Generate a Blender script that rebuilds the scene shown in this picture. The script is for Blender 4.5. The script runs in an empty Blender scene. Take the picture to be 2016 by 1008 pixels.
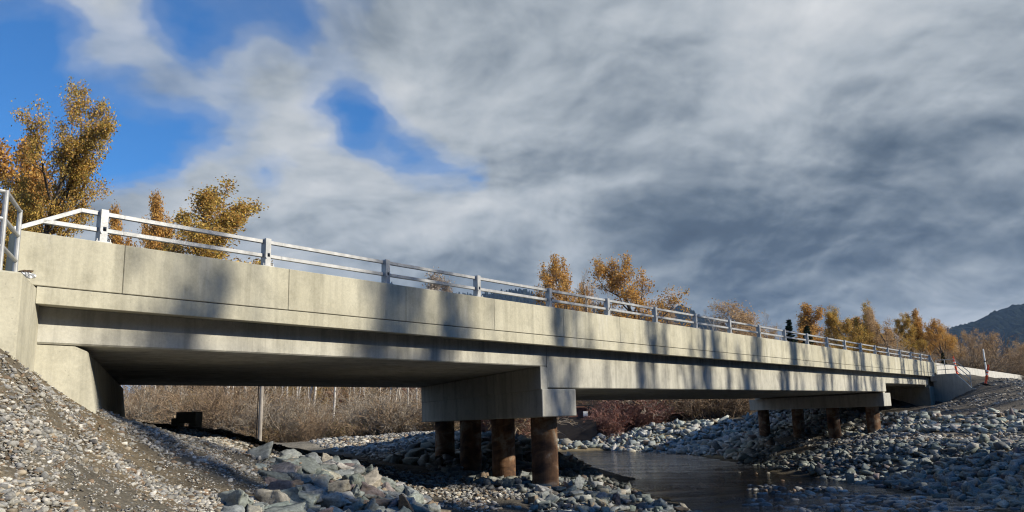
import bpy, math, random
import numpy as np
from mathutils import Vector, Matrix
C = bpy.context.scene.collection
RNG = np.random.default_rng(11)
random.seed(5)
PI = math.pi

# ---------------------------------------------------------------- measured frame of the place
# camera at the origin, X right, Y forward, Z up.  The bridge runs along D, N points out of its near face.
TH, RO, PSI = 0.18664, 0.0242, 0.65112
P0 = np.array([-5.0523, 9.9938, 0.0])
D = np.array([math.sin(PSI), math.cos(PSI), 0.0])
N = np.array([math.cos(PSI), -math.sin(PSI), 0.0])
SK = math.radians(30)
CDIR = -N * math.cos(SK) + D * math.sin(SK)          # direction of the skewed supports
TSK = math.tan(SK)
CF = 0.015                                           # crossfall of the deck
GR = 0.0015                                          # grade
SUN_AZ, SUN_EL = math.radians(72), math.radians(30)  # azimuth measured from behind the camera to its right
SUNV = np.array([math.sin(SUN_AZ) * math.cos(SUN_EL), -math.cos(SUN_AZ) * math.cos(SUN_EL), math.sin(SUN_EL)])
WATER = -2.8

def B(t, s, z, fall=True):
    """point of the bridge: t along, s inwards from the near face, z height"""
    p = P0 + D * t - N * s
    return (p[0], p[1], z + GR * t - (CF * s if fall else 0.0))

# ---------------------------------------------------------------- object helpers
def tag(o, label=None, cat=None, group=None, kind=None):
    if label: o['label'] = label
    if cat: o['category'] = cat
    if group: o['group'] = group
    if kind: o['kind'] = kind
    return o

def empty(name, loc, label=None, cat=None, group=None):
    o = bpy.data.objects.new(name, None)
    o.empty_display_size = 0.3
    o.location = loc
    C.objects.link(o)
    return tag(o, label, cat, group)

def world_loc(o):
    v = Vector((0, 0, 0))
    while o is not None:
        v = v + o.location
        o = o.parent
    return v

def mesh_from(name, verts, faces, mat, smooth=False, tint=None):
    """verts (n,3); faces: (m,k) array or list"""
    me = bpy.data.meshes.new(name)
    verts = np.asarray(verts, dtype=np.float32)
    if isinstance(faces, np.ndarray):
        m, k = faces.shape
        me.vertices.add(len(verts)); me.vertices.foreach_set('co', verts.ravel())
        me.loops.add(m * k); me.loops.foreach_set('vertex_index', faces.astype(np.int32).ravel())
        me.polygons.add(m)
        me.polygons.foreach_set('loop_start', np.arange(0, m * k, k, dtype=np.int32))
        me.polygons.foreach_set('loop_total', np.full(m, k, dtype=np.int32))
        me.update(calc_edges=True)
    else:
        me.from_pydata(verts.tolist(), [], faces)
        me.update()
    if smooth:
        me.polygons.foreach_set('use_smooth', np.ones(len(me.polygons), dtype=bool))
    if tint is not None:
        a = me.attributes.new('tint', 'FLOAT_COLOR', 'POINT')
        c = np.ones((len(verts), 4), dtype=np.float32); c[:, :3] = tint
        a.data.foreach_set('color', c.ravel())
    if mat is not None: me.materials.append(mat)
    return me

def put(name, me, parent=None, loc=(0, 0, 0)):
    o = bpy.data.objects.new(name, me)
    o.location = loc
    if parent is not None: o.parent = parent
    C.objects.link(o)
    return o

class MB:
    """collects shapes in world coordinates and links them as one mesh object"""
    def __init__(self): self.v = []; self.f = []
    def add(self, verts, faces):
        n = len(self.v); self.v += [tuple(map(float, p)) for p in verts]
        self.f += [tuple(i + n for i in f) for f in faces]
    def hexa(self, a):                                   # 8 corners: bottom 4 (ccw), top 4
        self.add(a, [(3, 2, 1, 0), (4, 5, 6, 7), (0, 1, 5, 4), (1, 2, 6, 5), (2, 3, 7, 6), (3, 0, 4, 7)])
    def box(self, c, size, rot=None):
        sx, sy, sz = [k / 2 for k in size]
        pts = [(-sx, -sy, -sz), (sx, -sy, -sz), (sx, sy, -sz), (-sx, sy, -sz), (-sx, -sy, sz), (sx, -sy, sz), (sx, sy, sz), (-sx, sy, sz)]
        R = rot if rot is not None else Matrix.Identity(3)
        self.hexa([Vector(c) + R @ Vector(p) for p in pts])
    def bar(self, a, b, w, h, up=(0, 0, 1)):              # square bar from a to b
        a, b = Vector(a), Vector(b); d = (b - a).normalized(); s = d.cross(Vector(up)).normalized(); u = s.cross(d)
        q = [(-w / 2, -h / 2), (w / 2, -h / 2), (w / 2, h / 2), (-w / 2, h / 2)]
        self.add([a + s * x + u * y for x, y in q] + [b + s * x + u * y for x, y in q],
                 [(0, 1, 2, 3), (7, 6, 5, 4), (0, 4, 5, 1), (1, 5, 6, 2), (2, 6, 7, 3), (3, 7, 4, 0)])
    def tube(self, a, b, r0, r1=None, n=14, caps=True):
        if r1 is None: r1 = r0
        a, b = Vector(a), Vector(b); d = (b - a).normalized()
        s = d.orthogonal().normalized(); u = d.cross(s)
        ring = [(math.cos(2 * PI * k / n), math.sin(2 * PI * k / n)) for k in range(n)]
        v = [a + (s * x + u * y) * r0 for x, y in ring] + [b + (s * x + u * y) * r1 for x, y in ring]
        f = [(k, (k + 1) % n, n + (k + 1) % n, n + k) for k in range(n)]
        if caps: f += [tuple(reversed(range(n))), tuple(range(n, 2 * n))]
        self.add(v, f)
    def prism(self, t0, t1, prof, skew=True, fall=True):
        """bridge profile [(s,z)...] extruded from t0 to t1 (ends follow the skew)"""
        k = TSK if skew else 0.0
        a = [B(t0 + s * k, s, z, fall) for s, z in prof]; b = [B(t1 + s * k, s, z, fall) for s, z in prof]
        n = len(prof)
        self.add(a + b, [tuple(range(n)), tuple(reversed(range(n, 2 * n)))] + [(i, n + i, n + (i + 1) % n, (i + 1) % n) for i in range(n)])
    def build(self, name, mat, parent=None, loc=None, bevel=0.0, smooth=False):
        if loc is None: loc = world_loc(parent) if parent is not None else Vector((0, 0, 0))
        base = Vector(loc)
        me = bpy.data.meshes.new(name)
        me.from_pydata([Vector(p) - base for p in self.v], [], self.f); me.update()
        import bmesh
        bm = bmesh.new(); bm.from_mesh(me); bmesh.ops.recalc_face_normals(bm, faces=bm.faces)
        if bevel > 0:
            bmesh.ops.bevel(bm, geom=[e for e in bm.edges], offset=bevel, segments=1, affect='EDGES', clamp_overlap=True)
        bm.to_mesh(me); bm.free()
        if smooth:
            me.polygons.foreach_set('use_smooth', np.ones(len(me.polygons), dtype=bool))
        me.materials.append(mat)
        o = bpy.data.objects.new(name, me)
        if parent is not None: o.parent = parent; o.location = (0, 0, 0)
        else: o.location = base
        C.objects.link(o)
        return o

# ---------------------------------------------------------------- material helpers
def new_mat(name):
    m = bpy.data.materials.new(name); m.use_nodes = True
    nt = m.node_tree; nt.nodes.clear()
    out = nt.nodes.new('ShaderNodeOutputMaterial')
    return m, nt, out
def nd(nt, typ, **kw):
    n = nt.nodes.new(typ)
    for k, v in kw.items():
        if k in n.inputs.keys() if isinstance(k, str) else False: n.inputs[k].default_value = v
        else: setattr(n, k, v)
    return n
def setin(n, **kw):
    for k, v in kw.items(): n.inputs[k.replace('_', ' ')].default_value = v
    return n
def ramp(nt, src, stops, interp='LINEAR'):
    r = nt.nodes.new('ShaderNodeValToRGB'); r.color_ramp.interpolation = interp
    e = r.color_ramp.elements
    while len(e) < len(stops): e.new(0.5)
    for i, (p, c) in enumerate(stops):
        e[i].position = p; e[i].color = (c, c, c, 1) if isinstance(c, (int, float)) else (*c, 1)
    nt.links.new(src, r.inputs[0]); return r.outputs[0]
def noise(nt, vec, scale, detail=5, rough=0.55, dist=0.0):
    n = nt.nodes.new('ShaderNodeTexNoise'); setin(n, Scale=scale, Detail=detail, Roughness=rough, Distortion=dist)
    if vec is not None: nt.links.new(vec, n.inputs['Vector'])
    return n.outputs['Fac']
def mapping(nt, vec, scale=(1, 1, 1), loc=(0, 0, 0), rot=(0, 0, 0)):
    n = nt.nodes.new('ShaderNodeMapping'); n.inputs['Scale'].default_value = scale; n.inputs['Location'].default_value = loc; n.inputs['Rotation'].default_value = rot
    nt.links.new(vec, n.inputs['Vector']); return n.outputs[0]
def mathn(nt, op, a, b=None, clamp=False):
    n = nt.nodes.new('ShaderNodeMath'); n.operation = op; n.use_clamp = clamp
    for i, x in enumerate((a, b)):
        if x is None: continue
        if isinstance(x, (int, float)): n.inputs[i].default_value = x
        else: nt.links.new(x, n.inputs[i])
    return n.outputs[0]
def mixc(nt, fac, a, b, blend='MIX'):
    n = nt.nodes.new('ShaderNodeMix'); n.data_type = 'RGBA'; n.blend_type = blend
    for i, x in ((0, fac), (6, a), (7, b)):
        if isinstance(x, (int, float)): n.inputs[i].default_value = x
        elif isinstance(x, tuple): n.inputs[i].default_value = (*x, 1)
        else: nt.links.new(x, n.inputs[i])
    return n.outputs[2]
def bsdf(nt, out, color, rough=0.85, bump=None, bump_d=0.02, bump_s=0.5, metal=0.0, spec=0.3):
    p = nt.nodes.new('ShaderNodeBsdfPrincipled')
    for key, x in (('Base Color', color), ('Roughness', rough), ('Metallic', metal), ('Specular IOR Level', spec)):
        if isinstance(x, (int, float)): p.inputs[key].default_value = x
        elif isinstance(x, tuple): p.inputs[key].default_value = (*x, 1)
        else: nt.links.new(x, p.inputs[key])
    if bump is not None:
        b = nt.nodes.new('ShaderNodeBump'); b.inputs['Strength'].default_value = bump_s; b.inputs['Distance'].default_value = bump_d
        nt.links.new(bump, b.inputs['Height']); nt.links.new(b.outputs[0], p.inputs['Normal'])
    nt.links.new(p.outputs[0], out.inputs['Surface'])
    return p
def pos(nt):
    return nt.nodes.new('ShaderNodeNewGeometry').outputs['Position']

def mat_concrete(name, a, b, streak=0.5):
    m, nt, out = new_mat(name); p = pos(nt)
    big = noise(nt, p, 0.8, 4, 0.6)
    vert = noise(nt, mapping(nt, p, (5, 5, 0.35)), 1.0, 5, 0.65)
    fine = noise(nt, p, 26, 4, 0.7)
    base = mixc(nt, ramp(nt, big, [(0.3, 0.0), (0.7, 1.0)]), a, b)
    st = ramp(nt, vert, [(0.32, 0.66), (0.5, 1.0), (0.75, 1.12)])
    base = mixc(nt, streak, base, mixc(nt, 1.0, base, st, 'MULTIPLY'))
    blot = ramp(nt, noise(nt, mapping(nt, p, (1, 1, 1), (7, 3, 1)), 3.2, 6, 0.7), [(0.36, 0.72), (0.52, 1.0)])
    base = mixc(nt, 0.55, base, mixc(nt, 1.0, base, blot, 'MULTIPLY'))
    fr = ramp(nt, fine, [(0.3, 0.82), (0.7, 1.1)])
    base = mixc(nt, 0.6, base, mixc(nt, 1.0, base, fr, 'MULTIPLY'))
    drip = ramp(nt, noise(nt, mapping(nt, p, (2.6, 2.6, .10), (11, 5, 2)), 1.0, 6, 0.62), [(0.53, 1.0), (0.63, 0.78), (0.75, 0.66)])      # run-off stains
    base = mixc(nt, 0.8, base, mixc(nt, 1.0, base, drip, 'MULTIPLY'))
    efl = ramp(nt, noise(nt, mapping(nt, p, (1.5, 1.5, .22), (2, 15, 8)), 1.0, 7, 0.7), [(0.57, 0.0), (0.70, 0.6)])                        # pale lime bloom
    base = mixc(nt, efl, base, (0.66, 0.645, 0.58))
    pit = nt.nodes.new('ShaderNodeTexVoronoi'); pit.inputs['Scale'].default_value = 9; nt.links.new(p, pit.inputs['Vector'])
    base = mixc(nt, ramp(nt, pit.outputs['Distance'], [(0.05, 0.35), (0.09, 0.0)]), base, (0.20, 0.19, 0.165))
    bsdf(nt, out, base, 0.9, fine, 0.006, 0.35, spec=0.2)
    return m
def mat_galv():
    m, nt, out = new_mat('galvanized_steel'); p = pos(nt)
    v = nt.nodes.new('ShaderNodeTexVoronoi'); v.inputs['Scale'].default_value = 38; nt.links.new(p, v.inputs['Vector'])
    n = noise(nt, p, 7, 4)
    col = mixc(nt, ramp(nt, n, [(0.35, 0.0), (0.65, 1.0)]), (0.36, 0.37, 0.38), (0.50, 0.51, 0.52))
    bsdf(nt, out, col, ramp(nt, v.outputs['Distance'], [(0.0, 0.42), (0.6, 0.6)]), None, metal=0.55, spec=0.5)
    return m
def mat_rust_pile():
    m, nt, out = new_mat('rusted_pile_steel'); p = pos(nt)
    a = noise(nt, mapping(nt, p, (1.2, 1.2, 1.6)), 1.6, 7, 0.62, 0.6)
    v = noise(nt, mapping(nt, p, (7, 7, 0.7)), 1.0, 5, 0.6)
    f = noise(nt, p, 30, 3, 0.7)
    col = ramp(nt, a, [(0.28, (0.045, 0.030, 0.022)), (0.41, (0.10, 0.055, 0.034)), (0.52, (0.20, 0.11, 0.06)), (0.63, (0.32, 0.26, 0.20)), (0.78, (0.10, 0.06, 0.042))])
    col = mixc(nt, 0.75, col, mixc(nt, 1.0, col, ramp(nt, v, [(0.3, 0.5), (0.6, 1.15)]), 'MULTIPLY'))
    col = mixc(nt, 0.5, col, mixc(nt, 1.0, col, ramp(nt, f, [(0.3, 0.6), (0.7, 1.2)]), 'MULTIPLY'))
    bsdf(nt, out, col, 0.8, f, 0.004, 0.5, spec=0.25)
    return m
def mat_plain(name, c, rough=0.8, metal=0.0, var=0.25, scale=6.0, bump=0.0):
    m, nt, out = new_mat(name); p = pos(nt)
    n = noise(nt, p, scale, 5, 0.6)
    col = mixc(nt, 1.0, c, ramp(nt, n, [(0.3, 1.0 - var), (0.7, 1.0 + var * 0.6)]), 'MULTIPLY')
    bsdf(nt, out, col, rough, n if bump else None, bump, 0.6, metal=metal)
    return m
def mat_stone(name, from_object=False, rough=0.85):
    m, nt, out = new_mat(name); p = pos(nt)
    if from_object: c = nt.nodes.new('ShaderNodeObjectInfo').outputs['Color']
    else:
        at = nt.nodes.new('ShaderNodeAttribute'); at.attribute_name = 'tint'; c = at.outputs['Color']
    big = noise(nt, p, 3.0, 6, 0.65, 0.4); fine = noise(nt, p, 22, 5, 0.7)
    strata = noise(nt, mapping(nt, p, (2, 2, 11), rot=(0.5, 0.35, 0)), 1.6, 5, 0.6)
    c = mixc(nt, 0.8, c, mixc(nt, 1.0, c, ramp(nt, big, [(0.28, 0.55), (0.5, 1.0), (0.75, 1.3)]), 'MULTIPLY'))
    c = mixc(nt, 0.55, c, mixc(nt, 1.0, c, ramp(nt, strata, [(0.35, 0.6), (0.6, 1.15)]), 'MULTIPLY'))
    c = mixc(nt, 0.8, c, mixc(nt, 1.0, c, ramp(nt, fine, [(0.3, 0.45), (0.7, 1.4)]), 'MULTIPLY'))
    if from_object:
        rust = ramp(nt, noise(nt, mapping(nt, p, loc=(4, 9, 2)), 1.9, 5, 0.6), [(0.60, 0.0), (0.68, 1.0)])
        c = mixc(nt, mathn(nt, 'MULTIPLY', rust, 0.55), c, (0.30, 0.20, 0.11))
    h = mathn(nt, 'ADD', mathn(nt, 'MULTIPLY', big, 1.0), mathn(nt, 'MULTIPLY', fine, 0.35))
    bsdf(nt, out, c, rough, h, 0.03, 0.55, spec=0.3)
    return m
def mat_leaf(name, transl=0.42):
    m, nt, out = new_mat(name)
    at = nt.nodes.new('ShaderNodeAttribute'); at.attribute_name = 'tint'
    d = nt.nodes.new('ShaderNodeBsdfDiffuse'); t = nt.nodes.new('ShaderNodeBsdfTranslucent'); mx = nt.nodes.new('ShaderNodeMixShader')
    mx.inputs[0].default_value = transl
    nt.links.new(at.outputs['Color'], d.inputs[0]); nt.links.new(at.outputs['Color'], t.inputs[0])
    nt.links.new(d.outputs[0], mx.inputs[1]); nt.links.new(t.outputs[0], mx.inputs[2]); nt.links.new(mx.outputs[0], out.inputs['Surface'])
    return m
def mat_bark(name, a, b, scale=9):
    m, nt, out = new_mat(name)
    p = nt.nodes.new('ShaderNodeTexCoord').outputs['Object']
    n = noise(nt, mapping(nt, p, (1, 1, 0.3)), scale, 5, 0.65)
    f = noise(nt, p, 2.5, 3)
    c = mixc(nt, ramp(nt, n, [(0.35, 0.0), (0.65, 1.0)]), a, b)
    c = mixc(nt, 0.5, c, mixc(nt, 1.0, c, ramp(nt, f, [(0.3, 0.6), (0.7, 1.2)]), 'MULTIPLY'))
    bsdf(nt, out, c, 0.9, n, 0.02, 0.6, spec=0.15)
    return m

M = {}
M['concrete'] = mat_concrete('bridge_concrete', (0.47, 0.445, 0.345), (0.56, 0.535, 0.43))
M['concrete_new'] = mat_concrete('parapet_concrete', (0.46, 0.435, 0.335), (0.57, 0.545, 0.435), 0.45)
M['concrete_beam'] = mat_concrete('girder_concrete', (0.45, 0.44, 0.385), (0.56, 0.545, 0.48), 0.75)
M['concrete_cap'] = mat_concrete('cap_concrete', (0.43, 0.425, 0.385), (0.50, 0.49, 0.44), 0.4)
M['barrier'] = mat_concrete('barrier_concrete', (0.50, 0.49, 0.455), (0.58, 0.57, 0.53), 0.4)
M['galv'] = mat_galv()
M['pile'] = mat_rust_pile()
M['dark_gap'] = mat_plain('shadow_gap_filler', (0.16, 0.155, 0.145), 0.9)
M['boulder'] = mat_stone('riprap_boulder_stone', True)
M['stone'] = mat_stone('riprap_stone')
M['cobble'] = mat_stone('river_cobble_stone', False, 0.55)
M['gravel'] = mat_stone('gravel_stone')
M['leaf'] = mat_leaf('autumn_leaf')
M['needle'] = mat_leaf('conifer_needle', 0.15)
M['bark'] = mat_bark('cottonwood_bark', (0.075, 0.06, 0.05), (0.20, 0.17, 0.14))
M['bark_pale'] = mat_bark('birch_bark', (0.42, 0.38, 0.34), (0.70, 0.67, 0.62), 3)
M['twig'] = mat_bark('bare_twig_bark', (0.20, 0.14, 0.095), (0.44, 0.325, 0.22))
M['twig_grey'] = mat_bark('grey_twig_bark', (0.30, 0.25, 0.20), (0.52, 0.45, 0.365))
M['twig_red'] = mat_bark('red_stem_bark', (0.27, 0.135, 0.115), (0.42, 0.25, 0.20))
M['twig_gold'] = mat_bark('golden_stem_bark', (0.30, 0.21, 0.10), (0.46, 0.33, 0.17))
M['rust_paint'] = mat_plain('rusty_plate_steel', (0.20, 0.085, 0.06), 0.75, 0.0, 0.5, 4)
M['dark_steel_and_shade'] = mat_plain('weathered_steel_and_shade', (0.035, 0.03, 0.03), 0.7, 0.2)
M['orange'] = mat_plain('orange_plastic', (0.80, 0.10, 0.03), 0.45, 0.0, 0.12)
M['white'] = mat_plain('white_reflective_band', (0.78, 0.78, 0.76), 0.5, 0.0, 0.08)
M['black_rubber'] = mat_plain('black_rubber', (0.02, 0.02, 0.02), 0.8)
M['pole_wood'] = mat_bark('weathered_pole_wood', (0.24, 0.21, 0.18), (0.44, 0.40, 0.35), 5)
M['asphalt'] = mat_plain('road_asphalt', (0.055, 0.055, 0.055), 0.9, 0.0, 0.3, 20)
M['silver'] = mat_plain('silver_wrapper', (0.55, 0.56, 0.57), 0.4, 0.3, 0.3, 20)
M['brown_cloth'] = mat_plain('brown_cloth', (0.13, 0.085, 0.05), 0.9, 0.0, 0.4, 20)

SHADE_SQ = {'bare_e': .36, 'bare_f': .40, 'sparse_d': .26, 'pale_c': .30, 'pole_a': .50, 'pole_b': .50}
SHADE_SPRUCE = [(10.3, 24.5, 17.9, .62), (11.2, 23, 16.0), (13.0, 25, 17.0), (14.8, 23, 15.2), (16.2, 25, 15.8), (18.0, 23, 13.6), (20.2, 25, 15.8), (21.8, 23, 14.6), (23.4, 25, 15.0), (12.2, 28, 17.0), (15.6, 28, 17), (21, 28, 16), (19.2, 27, 14.5), (24.8, 25, 14.5), (26.2, 23, 13.2), (27.6, 25, 13.8), (29.0, 23, 12.6), (30.4, 25, 13.2), (31.8, 24, 12.4), (32.8, 26, 12.4), (25.5, 29, 15.5), (28.4, 29, 15), (31, 29, 14.2)]
SHADE_ASPEN = [(9.8, 24, 20.6, 'bare_e'), (10.9, 25, 22.5, 'sparse_d'), (12.4, 25, 22, 'sparse_d'), (13.0, 27, 23, 'bare_e'), (13.6, 24, 22, 'bare_e'), (14.3, 26, 22.5, 'sparse_d'), (14.9, 24, 20.5, 'bare_e'), (17.1, 25, 20.5, 'sparse_d'), (18.9, 27, 20, 'bare_f'), (19.7, 26, 19.5, 'bare_e'), (20.5, 24, 18.5, 'sparse_d'), (21.3, 27, 19.5, 'bare_e'), (22.4, 26, 19, 'bare_e'), (23.8, 24, 18, 'sparse_d')]
_r = random.Random(4)
for _i in range(44):
    _a = 24.6 + _i * .72 + _r.uniform(-.45, .45)
    if 33.6 < _a < 35.0 or 36.2 < _a < 37.4 or 43.6 < _a < 45.0: continue
    SHADE_ASPEN.append((_a, 25 + _r.uniform(-1.5, 3.0) + (_a - 24) * .12, 19.0 - (_a - 24) * .085 + _r.uniform(-1.6, .9), 'pole_a' if _i % 2 else 'pole_b'))

# ---------------------------------------------------------------- camera
cam = bpy.data.cameras.new('camera'); camo = bpy.data.objects.new('camera', cam); C.objects.link(camo)
cam.sensor_width = 36.0; cam.sensor_fit = 'HORIZONTAL'; cam.lens = 36.0 * 1620.0 / 2016.0
cam.clip_start = 0.1; cam.clip_end = 20000
camo.matrix_world = Matrix.Rotation(PI / 2 + TH, 4, 'X') @ Matrix.Rotation(-RO, 4, 'Z')
bpy.context.scene.camera = camo

# ---------------------------------------------------------------- sun
sl = bpy.data.lights.new('sun', 'SUN'); sl.energy = 5.0; sl.angle = math.radians(0.53); sl.color = (1.0, 0.91, 0.74)
so = bpy.data.objects.new('sun', sl); C.objects.link(so)
so.rotation_euler = Vector(SUNV).to_track_quat('Z', 'Y').to_euler()
so.location = (30, -20, 40)

# ---------------------------------------------------------------- sky with broken cloud (world shader, fixed to world directions)
def ray(px, py):
    f = 1620.0; x = (px - 1008) / f; y = (504 - py) / f
    xr = x * math.cos(RO) + y * math.sin(RO); yr = -x * math.sin(RO) + y * math.cos(RO)
    v = Vector((xr, math.cos(TH) - yr * math.sin(TH), math.sin(TH) + yr * math.cos(TH)))
    return v.normalized()
world = bpy.data.worlds.new('World'); bpy.context.scene.world = world; world.use_nodes = True
nt = world.node_tree; nt.nodes.clear()
wo = nt.nodes.new('ShaderNodeOutputWorld'); bg = nt.nodes.new('ShaderNodeBackground'); bg.inputs['Strength'].default_value = 0.075
nt.links.new(bg.outputs[0], wo.inputs[0])
sky = nt.nodes.new('ShaderNodeTexSky'); sky.sky_type = 'NISHITA'; sky.sun_disc = False
sky.sun_elevation = SUN_EL; sky.sun_rotation = math.atan2(SUNV[0], SUNV[1]); sky.air_density = 1.0; sky.dust_density = 0.1; sky.ozone_density = 2.0; sky.altitude = 1200
dirv = nt.nodes.new('ShaderNodeTexCoord').outputs['Generated']
sep = nt.nodes.new('ShaderNodeSeparateXYZ'); nt.links.new(dirv, sep.inputs[0])
zz = mathn(nt, 'ADD', mathn(nt, 'MAXIMUM', sep.outputs[2], 0.0), 0.42)
px_ = mathn(nt, 'DIVIDE', sep.outputs[0], zz); py_ = mathn(nt, 'DIVIDE', sep.outputs[1], zz)
comb = nt.nodes.new('ShaderNodeCombineXYZ'); nt.links.new(px_, comb.inputs[0]); nt.links.new(py_, comb.inputs[1])
plane = comb.outputs[0]
wn = nt.nodes.new('ShaderNodeTexNoise'); setin(wn, Scale=1.9, Detail=5, Roughness=0.6); nt.links.new(plane, wn.inputs['Vector'])
wa = nt.nodes.new('ShaderNodeVectorMath'); wa.operation = 'SUBTRACT'; nt.links.new(wn.outputs['Color'], wa.inputs[0]); wa.inputs[1].default_value = (.5, .5, .5)
wb = nt.nodes.new('ShaderNodeVectorMath'); wb.operation = 'MULTIPLY_ADD'; nt.links.new(wa.outputs[0], wb.inputs[0]); wb.inputs[1].default_value = (.22, .22, .14); nt.links.new(dirv, wb.inputs[2])
wc = nt.nodes.new('ShaderNodeVectorMath'); wc.operation = 'NORMALIZE'; nt.links.new(wb.outputs[0], wc.inputs[0])
dirw = wc.outputs[0]
def blob(px, py, rad):                                   # soft patch round a direction of the sky, rad in radians
    c = ray(px, py)
    dn = nt.nodes.new('ShaderNodeVectorMath'); dn.operation = 'DOT_PRODUCT'; nt.links.new(dirw, dn.inputs[0]); dn.inputs[1].default_value = c
    k = 2.0 / (rad * rad)
    return mathn(nt, 'EXPONENT', mathn(nt, 'MULTIPLY', mathn(nt, 'SUBTRACT', dn.outputs['Value'], 1.0), k))
def wsum(items, base):
    acc = base
    for w, s in items:
        acc = mathn(nt, 'ADD', acc, mathn(nt, 'MULTIPLY', s, w))
    return acc
wz = nt.nodes.new('ShaderNodeTexNoise'); setin(wz, Scale=2.0, Detail=3, Roughness=0.5); nt.links.new(plane, wz.inputs['Vector'])
wv = nt.nodes.new('ShaderNodeVectorMath'); wv.operation = 'MULTIPLY_ADD'; nt.links.new(wz.outputs['Color'], wv.inputs[0]); wv.inputs[1].default_value = (.22, .22, 0); nt.links.new(plane, wv.inputs[2])
wp = wv.outputs[0]
n1 = noise(nt, mapping(nt, wp, loc=(3.1, 1.7, 0)), 3.6, 8, 0.52, 0.0)
n2 = noise(nt, mapping(nt, wp, loc=(9.3, 4.2, 0)), 2.4, 8, 0.50, 0.0)
n3 = noise(nt, mapping(nt, wp, (1.0, 1.0, 1), loc=(-5.0, 2.0, 0)), 9.0, 7, 0.52, 0.0)
cov = wsum([(-0.50, blob(235, 300, 0.075)), (-0.14, blob(420, 170, .17)), (-0.34, blob(40, 250, 0.10)), (-0.36, blob(350, 270, 0.05)), (-0.36, blob(645, 195, 0.034)), (-0.20, blob(575, 40, 0.03)), (-0.08, blob(480, 60, 0.05)),
            (-0.34, blob(800, 285, 0.04)), (-0.26, blob(690, 240, 0.035)), (-0.44, blob(930, 345, 0.035)), (-0.34, blob(540, 350, 0.025)), (-0.24, blob(350, 20, 0.035)), (-0.34, blob(60, 110, 0.055)), (-0.20, blob(380, 95, 0.03)), (-0.2, blob(300, 330, .04)), (-.15, blob(860, 310, .05)),
            (-0.22, blob(-250, 200, 0.16)), (0.20, blob(210, 45, 0.05)), (0.30, blob(330, 200, 0.035)), (0.22, blob(500, 135, 0.045)), (-.18, blob(720, 250, .04)), (-.2, blob(860, 320, .04)), (0.30, blob(180, 150, 0.035)), (0.26, blob(330, 420, 0.07)), (0.26, blob(620, 440, 0.13)), (0.16, blob(680, 330, 0.045)), (0.12, blob(520, 270, 0.05)),
            (.14, blob(780, 130, 0.08)), (.36, blob(1000, 150, .12)), (.5, blob(1450, 300, .24)), (.45, blob(2000, 300, .26)), (.4, blob(1100, 520, .12)), (.4, blob(1400, 600, .25)), (.3, blob(100, 560, .2))], 0.10)
cov = mathn(nt, 'ADD', cov, mathn(nt, 'ADD', mathn(nt, 'MULTIPLY', n1, 0.85), mathn(nt, 'MULTIPLY', n3, 0.34)))
# the side the sun stands on is clear
dn = nt.nodes.new('ShaderNodeVectorMath'); dn.operation = 'DOT_PRODUCT'; nt.links.new(dirv, dn.inputs[0]); dn.inputs[1].default_value = Vector((0.45, -0.80, 0.40)).normalized()
cov = mathn(nt, 'SUBTRACT', cov, mathn(nt, 'MULTIPLY', ramp(nt, dn.outputs['Value'], [(0.05, 0.0), (0.45, 1.0)]), 0.65))
cloud = ramp(nt, cov, [(0.27, 0.0), (0.42, 0.13), (0.54, 0.36), (0.66, 0.76), (0.84, 1.0)], 'EASE')
# brightness of the cloud underside
br = wsum([(0.04, blob(1640, 50, 0.12)), (0.05, blob(1480, 60, 0.12)), (0.12, blob(760, 100, 0.10)), (0.10, blob(620, 330, 0.08)), (0.20, blob(400, 400, 0.10)), (.14, blob(800, 420, .08)), (.12, blob(560, 440, .10)), (0.10, blob(1120, 90, 0.10)), (0.08, blob(200, 60, 0.08)), (0.16, blob(960, 430, 0.07)), (0.18, blob(1120, 505, 0.05)), (0.08, blob(950, 150, .08)),
           (-0.13, blob(1780, 380, 0.11)), (-0.07, blob(1960, 300, 0.12)), (-0.13, blob(1350, 480, 0.10)), (-0.10, blob(1230, 330, 0.10)), (-0.06, blob(900, 270, 0.08)), (-0.13, blob(1600, 540, 0.12)), (0.14, blob(1900, 620, 0.045)), (-0.14, blob(760, 480, 0.07)), (0.10, blob(1960, 120, 0.10)), (0.12, blob(1600, 90, 0.12)), (0.16, blob(520, 170, 0.10)), (0.12, blob(250, 60, 0.08)), (0.10, blob(760, 400, 0.08)), (-0.08, blob(1500, 430, 0.14)), (-0.06, blob(1720, 420, 0.10)), (-.16, blob(1000, 570, .06)), (.12, blob(1950, 510, .05)), (-.12, blob(1450, 620, .08))], 0.035)
br = mathn(nt, 'ADD', br, mathn(nt, 'ADD', mathn(nt, 'MULTIPLY', n2, 1.15), mathn(nt, 'MULTIPLY', n3, 0.38)))
# lit and shaded sides of the billows: the cloud thickness here against a little nearer the sun
rel = None
for sc_, dd_, wgt, lc in ((3.0, .075, .95, (3.1, 1.7, 0)), (6.0, .035, .75, (1.2, 6.1, 0)), (13.0, .018, .40, (8.2, 3.1, 0))):
    q0 = noise(nt, mapping(nt, wp, loc=lc), sc_, 4, 0.5, 0.0)
    q1 = noise(nt, mapping(nt, wp, loc=(lc[0] + dd_ * sc_ * 0 + dd_ * .55, lc[1] + dd_ * .85, 0)), sc_, 4, 0.5, 0.0)
    w_ = mathn(nt, 'MULTIPLY', mathn(nt, 'SUBTRACT', q0, q1), wgt)
    rel = w_ if rel is None else mathn(nt, 'ADD', rel, w_)
br = mathn(nt, 'ADD', br, mathn(nt, 'ADD', rel, 0.03))
edge = ramp(nt, cov, [(0.55, 0.06), (0.85, 0.0)])
br = mathn(nt, 'ADD', br, edge)
br = mathn(nt, 'MULTIPLY', br, 0.70)
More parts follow.
